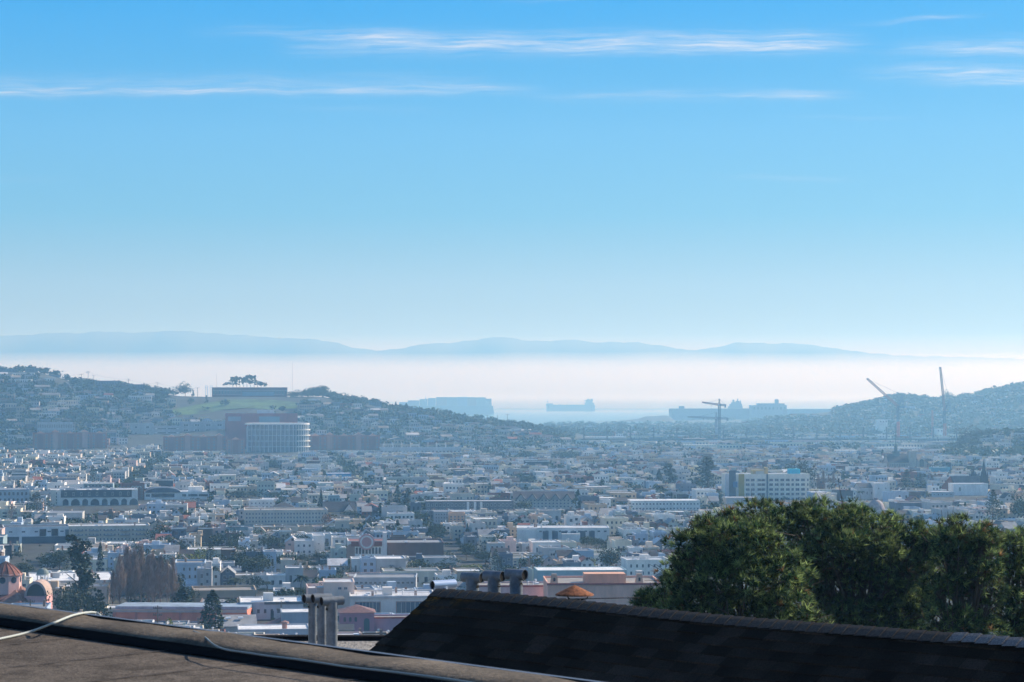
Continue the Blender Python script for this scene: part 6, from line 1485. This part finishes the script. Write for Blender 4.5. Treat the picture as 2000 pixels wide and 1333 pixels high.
for (D, px, x) in cand:
    kind = rng.choice(KINDS); h = rng.uniform(4.5, 9.5) * (1.25 if kind in ('conifer', 'redwood', 'tallpalm', 'araucaria') else 1); g = ground(x, D)
    if not clear(x, D, 2, 2): continue
    wpx = h*.35*F/D; p0, p1 = px-wpx, px+wpx; yb = proj(x, D, g)[1]; yt = proj(x, D, g+h)[1]
    lm_ = fit(p0, p1, D, yb)
    if yt < lm_: h = (yb - lm_)/F*D; yt = lm_
    if h < 1.0 or yt > line(px) + 2: continue
    if h < 4: kind = 'dense'
    if NT < 270: NT += 1; TL.append((tree(kind, x, D, g, h, rng.uniform(.85, 1.35), None), kind, px, yt, h, D))
    else: stuff_tree('conifer' if kind in ('conifer', 'araucaria') else 'cypress' if kind in ('cypress', 'tallpalm') else 'round', x, D, g, h, rng.uniform(.9, 1.5))
def forest(n, D0, D1, x0, x1, hr=(7, 13), cond=None, key='b', w=(.9, 1.6)):
    for _ in range(n):
        D = rng.uniform(D0, D1); px = rng.uniform(x0, x1); x = (px-1000)/F*D; g = ground(x, D)
        if cond and not cond(px, D, x, g): continue
        h = rng.uniform(*hr); q, yb = proj(x, D, g); yt = proj(x, D, g+h)[1]; wp = h*.4*F/D
        if not clear(x, D, 2, 2) or yt < fit(q-wp, q+wp, D, yb): continue
        if yt < fit(q-wp, q+wp, D, yb): continue
        stuff_tree('conifer' if rng.random() < .1 else 'round', x, D, g, h, rng.uniform(*w), key)
grassy = lambda px, D, x, g: g > 13.5 and not (335 < px < 590 and D > 2930 and not (rng.random() < .05))
forest(2500, 2740, 3400, -30, 1130, cond=grassy)
forest(260, 2950, 3340, 50, 330, (5, 9), cond=grassy); forest(700, 3250, 3420, -30, 1130, (5, 10), cond=grassy)
forest(160, 2640, 2760, 700, 1180, (8, 14)); forest(520, 2500, 2700, -20, 2000, (5, 10))
forest(420, 2650, 3440, 1080, 1900, (6, 11)); forest(230, 3500, 4050, 1080, 1900, (7, 11))
forest(750, 4000, 5900, 1060, 1700, (9, 16), w=(1, 2.2))
forest(1500, 4050, 5260, 1440, 2040, (9, 17), w=(1, 2))
forest(330, 2280, 2800, 1850, 2040, (9, 17))
def shrubs(n):
    for _ in range(n):
        D = sqrt(rng.uniform(610**2, 2640**2)); px = rng.uniform(-20, 2020); x = (px-1000)/F*D; g = ground(x, D); h = rng.uniform(1.2, 3.4); yb = proj(x, D, g)[1]; yt = proj(x, D, g+h)[1]
        if yt < fit(px-8, px+8, D, yb) or yt > line(px)+2: continue
        stuff_tree('round', x, D, g, h, rng.uniform(1.2, 2.4), 'c')
TS['c'] = MB(); shrubs(4200)
for _ in range(900):      # greenery on the near slope, below the sight lines of the photograph
    D = rng.uniform(95, 600); x = rng.uniform(-.4, .4)*(D+120); g = ground(x, D); h = rng.uniform(2, 7); q, yt = proj(x, D, g+h)
    if yt > line(min(2000, max(0, q))) + 4 and clear(x, D, 1, 1): stuff_tree('round', x, D, g, h, rng.uniform(1, 2), 'c')
forest(60, 6700, 7300, 1330, 1700, (6, 11), w=(1.2, 3))
for k, lab in (('a', 'mass of far street and garden trees between the roofs'), ('b', 'dense tree cover on the hills and the far flats'), ('c', 'low shrubs and garden greenery between the houses')):
    o = TS[k].build('shrubs' if k == 'c' else 'distant_trees', LEAF); tag(o, lab, None, None, 'stuff')

# ------------------------------------------------------------------ labels for the individual houses and trees
def side_of(px, py):
    best = min(MARKS, key=lambda m: ((m[0]-px)/1.2)**2 + ((m[1]-py)*2.2)**2); dx, dy = px-best[0], py-best[1]
    if abs(dx) > max(best[3]*.55, abs(dy)*1.6): r = ('right of ' if dx > 0 else 'left of ')
    else: r = 'below ' if dy > 0 else 'above '
    far = 'just ' if abs(dx) < best[3]*.5+35 and abs(dy) < 30 else ''
    return far + r + best[2]
groups = {}
for (o, wl, rf, ck, px, yt, w, h, D) in AUTO:
    sz = 'low ' if h < 5.2 else 'tall ' if h > 7.6 else ''
    base = {'gable': f'{sz}{wl} gabled house, {rf} roof,', 'house': f'{sz}{wl} flat-roofed house, {rf} roof,', 'apt': f'{sz}{wl} apartment block, {rf} roof,', 'shop': f'wide {sz}{wl} building, {rf} roof,', 'hill': f'small {sz}{wl} hillside house,'}[ck]
    groups.setdefault(base + ' ' + side_of(px, yt), []).append((px, o, D))
    o['group'] = {'gable': 'gabled houses in the city', 'house': 'flat-roofed houses in the city', 'apt': 'apartment blocks in the city', 'shop': 'wide flat-roofed buildings in the city', 'hill': 'houses on the left hillside'}[ck]
TW = dict(dense='leafy round tree', round='airy round tree', dark='dark tree', red='reddish-brown tree', lime='yellow-green tree', conifer='conical conifer', cypress='narrow cypress', palm='feathery palm', tallpalm='slim tall palm', barewide='leafless tree', araucaria='layered pine')
for (o, kind, px, yt, h, D) in TL:
    sz = 'small ' if h < 6 else 'big ' if h > 9 else ''
    groups.setdefault(f'{sz}{TW[kind]} '  + side_of(px, yt), []).append((px, o, D)); o['group'] = 'street and garden trees in the city'
ORD = ['second', 'third', 'fourth', 'fifth', 'sixth', 'seventh', 'eighth', 'ninth', 'tenth', 'eleventh', 'twelfth', 'thirteenth', 'fourteenth', 'fifteenth']
for lab, L_ in groups.items():
    L_.sort(key=lambda q: q[0]); n = len(L_)
    for i, (_, o, D) in enumerate(L_):
        ext = '' if n == 1 else ', leftmost' if i == 0 else ', rightmost' if i == n-1 else f', {ORD[min(i-1, 13)]} from left'
        lb = lab + ext
        if len(lb.split()) > 16: lb = lb.replace(' roof,', '').replace(', leftmost', ', first').replace('flat-roofed ', '').replace(' from left', '')
        o['label'] = ' '.join(lb.split()[:16])
print('AUTO', len(AUTO), NH, 'trees', NT, 'dup', max(len(l) for l in groups.values()), 'longest', max(len((l+', second from left').split()) for l in groups), len(bpy.data.objects), len(STUFF.f))
# ------------------------------------------------------------------ pines on the right
def pine(label, D, base_px, lobes, ntuft, seed, trunkr=.35, dens=1.0, branchy=0):
    """lobes: (px, py, rx, ry, depth offset, half-depth) given at distance D, turned into metres"""
    rg = random.Random(seed); s_ = D/F; bx, _, _ = P(base_px, 1150, D); g = ground(bx, D); o = empty('pine_tree', (bx, D, g), 0, label, 'tree', 'pines behind the dark roof')
    L_ = []
    for (px, py, rx, ry, dy, rd) in lobes:
        x, y, z = P(px, py + 15, D); L_.append((x-bx, dy, z-g, rx*s_, rd, ry*s_))
    wsum = [l[3]*l[5] + l[3]*l[4]*.3 for l in L_]; m = MB(); tot = sum(wsum)
    for li, l in enumerate(L_):
        n_l = max(6, int(ntuft*wsum[li]/tot)); ns = max(3, n_l//26)
        for si in range(ns):
            d = np.array([rg.gauss(0, 1), rg.gauss(0, 1) - .25, rg.gauss(0, 1) + .25]); d /= np.linalg.norm(d); q_ = rg.uniform(.62, 1.0)
            sc_ = np.array((l[0] + d[0]*l[3]*q_, l[1] + d[1]*l[4]*q_, l[2] + d[2]*l[5]*q_)); sr = rg.uniform(.28, .48); cq = rg.random()
            for _ in range(n_l//ns):
                e = np.array([rg.gauss(0, 1), rg.gauss(0, 1), rg.gauss(0, 1) + .55]); e /= np.linalg.norm(e)
                c = sc_ + e*np.array((sr*1.25, sr*1.1, sr*.8))*rg.uniform(.75, 1.1)
                ax = e*.8 + d*.35 + np.array((0, 0, .45)) + np.array([rg.gauss(0, .2) for _ in range(3)]); ax /= np.linalg.norm(ax)
                h = np.cross(ax, (0.3, .9, .1)); h /= np.linalg.norm(h); k = np.cross(ax, h); ln = rg.uniform(.20, .30); nn = rg.randint(11, 14); tq = rg.random()**2.3; m.col = (.15, .085, .04) if rg.random() < .02 else tuple(a_ + (b_-a_)*tq for a_, b_ in zip((.012+.012*cq, .040, .018), (.24, .30, .11)))
                for q in range(nn):
                    a = 2*pi*q/nn + rg.random(); sp = rg.uniform(.1, 1.35); dirv = ax*cos(sp) + (h*cos(a) + k*sin(a))*sin(sp); wv_ = np.cross(dirv, [rg.gauss(0, 1) for _ in range(3)]); wv_ /= np.linalg.norm(wv_)+1e-9
                    b0 = c + ax*rg.uniform(-.03, .03); tip = b0 + dirv*ln*rg.uniform(.8, 1.1); wd = rg.uniform(.016, .026)
                    m.add([tuple(b0-wv_*wd*.8), tuple(b0+wv_*wd*.8), tuple(tip)], [(0,1,2)])
    m.build('crown', NEEDLE, o)
    t = MB(); zt_ = max(l[2] for l in L_)*.86; k = [np.array((0, .3, -1.))]
    for i in range(1, 7): k.append(np.array((rg.gauss(0, .12)*i*.4, .3+rg.gauss(0, .1), zt_*i/6)))
    for i in range(6): t.bar(k[i], k[i+1], trunkr*(1-.14*i), trunkr*(1-.14*(i+1)), 9)
    t.build('trunk', BARK, o)
    for l in L_:
        st = k[min(5, max(1, int(6*(l[2]-l[5]*.8)/zt_*.8)))]; en = np.array(l[:3]); mid = st + (en-st)*.5 + np.array((0, 0, -.3))
        b = MB(); b.bar(st, mid, .13, .09, 6); b.bar(mid, en, .09, .04, 6)
        for _ in range(9 + branchy):
            e = en + np.array((rg.gauss(0, .6)*l[3], rg.gauss(0, .5)*l[4], rg.gauss(0, .6)*l[5])); s0 = mid + (en-mid)*rg.uniform(0, .9); b.bar(s0, e, .035, .012, 4)
            for _ in range(3): f_ = s0 + (e-s0)*rg.uniform(.4, 1); b.bar(f_, f_ + np.array([rg.gauss(0, .35), rg.gauss(0, .3), abs(rg.gauss(0, .4))]), .014, .005, 3)
        b.build('branch', BARK, o)
    return o
pine('front pine with drooping sunlit right edge, leftmost of the big pines', 70, 1440,
     [(1350,1062,34,28,0,1.0),(1392,1034,40,26,0,1.2),(1440,1050,48,32,-.3,1.3),(1500,1040,46,34,-.2,1.2),(1375,1110,46,48,-.5,1.3),(1440,1120,58,60,-.8,1.4),(1510,1100,48,52,-.6,1.3),(1548,1130,22,26,-.6,.9),(1365,1180,50,44,-.5,1.2),(1440,1195,60,46,-.9,1.3),(1520,1180,46,50,-.8,1.3),(1568,1185,24,26,-.7,.9),(1590,1212,15,24,-.7,.7),(1335,1130,22,26,0,.8),(1320,1185,18,30,.3,.8)], 3500, 11)
pine('small low pine bough mass at the left foot of the pines, beside the mauve block', 74, 1290,
     [(1278,1164,26,14,0,.7),(1262,1180,26,14,0,.7),(1300,1148,14,9,0,.5),(1305,1180,26,20,0,.8),(1318,1098,12,16,.3,.6),(1322,1130,12,14,.2,.5)], 420, 12, .16)
pine('largest domed pine forming the wide top of the group, its underside open with branches', 84, 1680,
     [(1375,1020,26,14,.5,1.1),(1430,1012,40,16,.5,1.3),(1490,1000,44,20,.3,1.4),(1545,996,42,22,0,1.5),(1600,1000,44,24,0,1.6),(1655,1006,44,24,0,1.6),(1705,1012,42,22,0,1.6),(1755,1022,38,22,.2,1.4),(1795,1038,26,20,.3,1.1),(1826,1046,22,16,.3,1.0),(1818,1062,24,24,.3,1.1),(1822,1100,26,30,.5,1.1),(1818,1150,24,30,.8,1.0),
      (1560,1040,52,32,-.6,1.8),(1630,1048,56,32,-.8,1.9),(1700,1056,54,30,-.6,1.7),(1765,1068,44,30,-.2,1.4),(1590,1085,40,24,-.4,1.6),(1655,1092,40,18,.6,1.5),(1730,1098,46,20,-.2,1.5),(1790,1096,34,26,0,1.2),
      (1610,1112,34,20,-.3,1.0),(1680,1128,38,16,-.2,1.0),(1742,1118,34,20,-.2,1.0),(1575,1150,26,24,-.3,1.0),(1560,1120,30,34,.8,1.2),(1600,1128,34,22,1.6,1.2),(1670,1118,40,16,1.8,1.2),(1730,1128,36,16,1.7,1.2),(1625,1165,26,22,-.4,1.0),(1660,1190,48,26,-.6,1.4),(1710,1180,44,26,-.5,1.4),(1760,1160,40,34,-.3,1.3),(1650,1228,56,24,-.6,1.4),(1740,1222,56,32,-.5,1.4),(1800,1150,34,36,0,1.1),(1800,1215,36,36,0,1.2)], 7400, 13, .42, branchy=7)
pine('upright pine with visible trunk right of the domed pine', 78, 1890,
     [(1846,1036,22,22,0,.9),(1872,1026,24,20,-.2,.9),(1906,1040,24,20,-.1,.9),(1930,1052,18,20,0,.8),(1858,1080,32,32,0,1.2),(1905,1088,34,32,-.5,1.2),(1838,1130,26,32,0,1.0),(1880,1150,30,26,.7,1.1),(1925,1140,30,34,.2,1.1),(1850,1195,34,34,.3,1.1),(1915,1205,36,36,.6,1.2),(1875,1235,40,24,.5,1.2)], 2300, 14, .20, branchy=9)
pine('pine at the right edge of the picture with two spiky heads', 80, 1985,
     [(1958,1056,15,22,0,.8),(1987,1052,17,22,0,.8),(2010,1062,20,26,0,.9),(1965,1105,26,30,0,1.0),(2000,1110,30,32,-.3,1.1),(1970,1165,30,34,0,1.1),(2010,1175,30,36,0,1.1),(1965,1225,32,34,0,1.1),(2008,1232,32,34,0,1.1)], 1600, 15, .25, branchy=6)
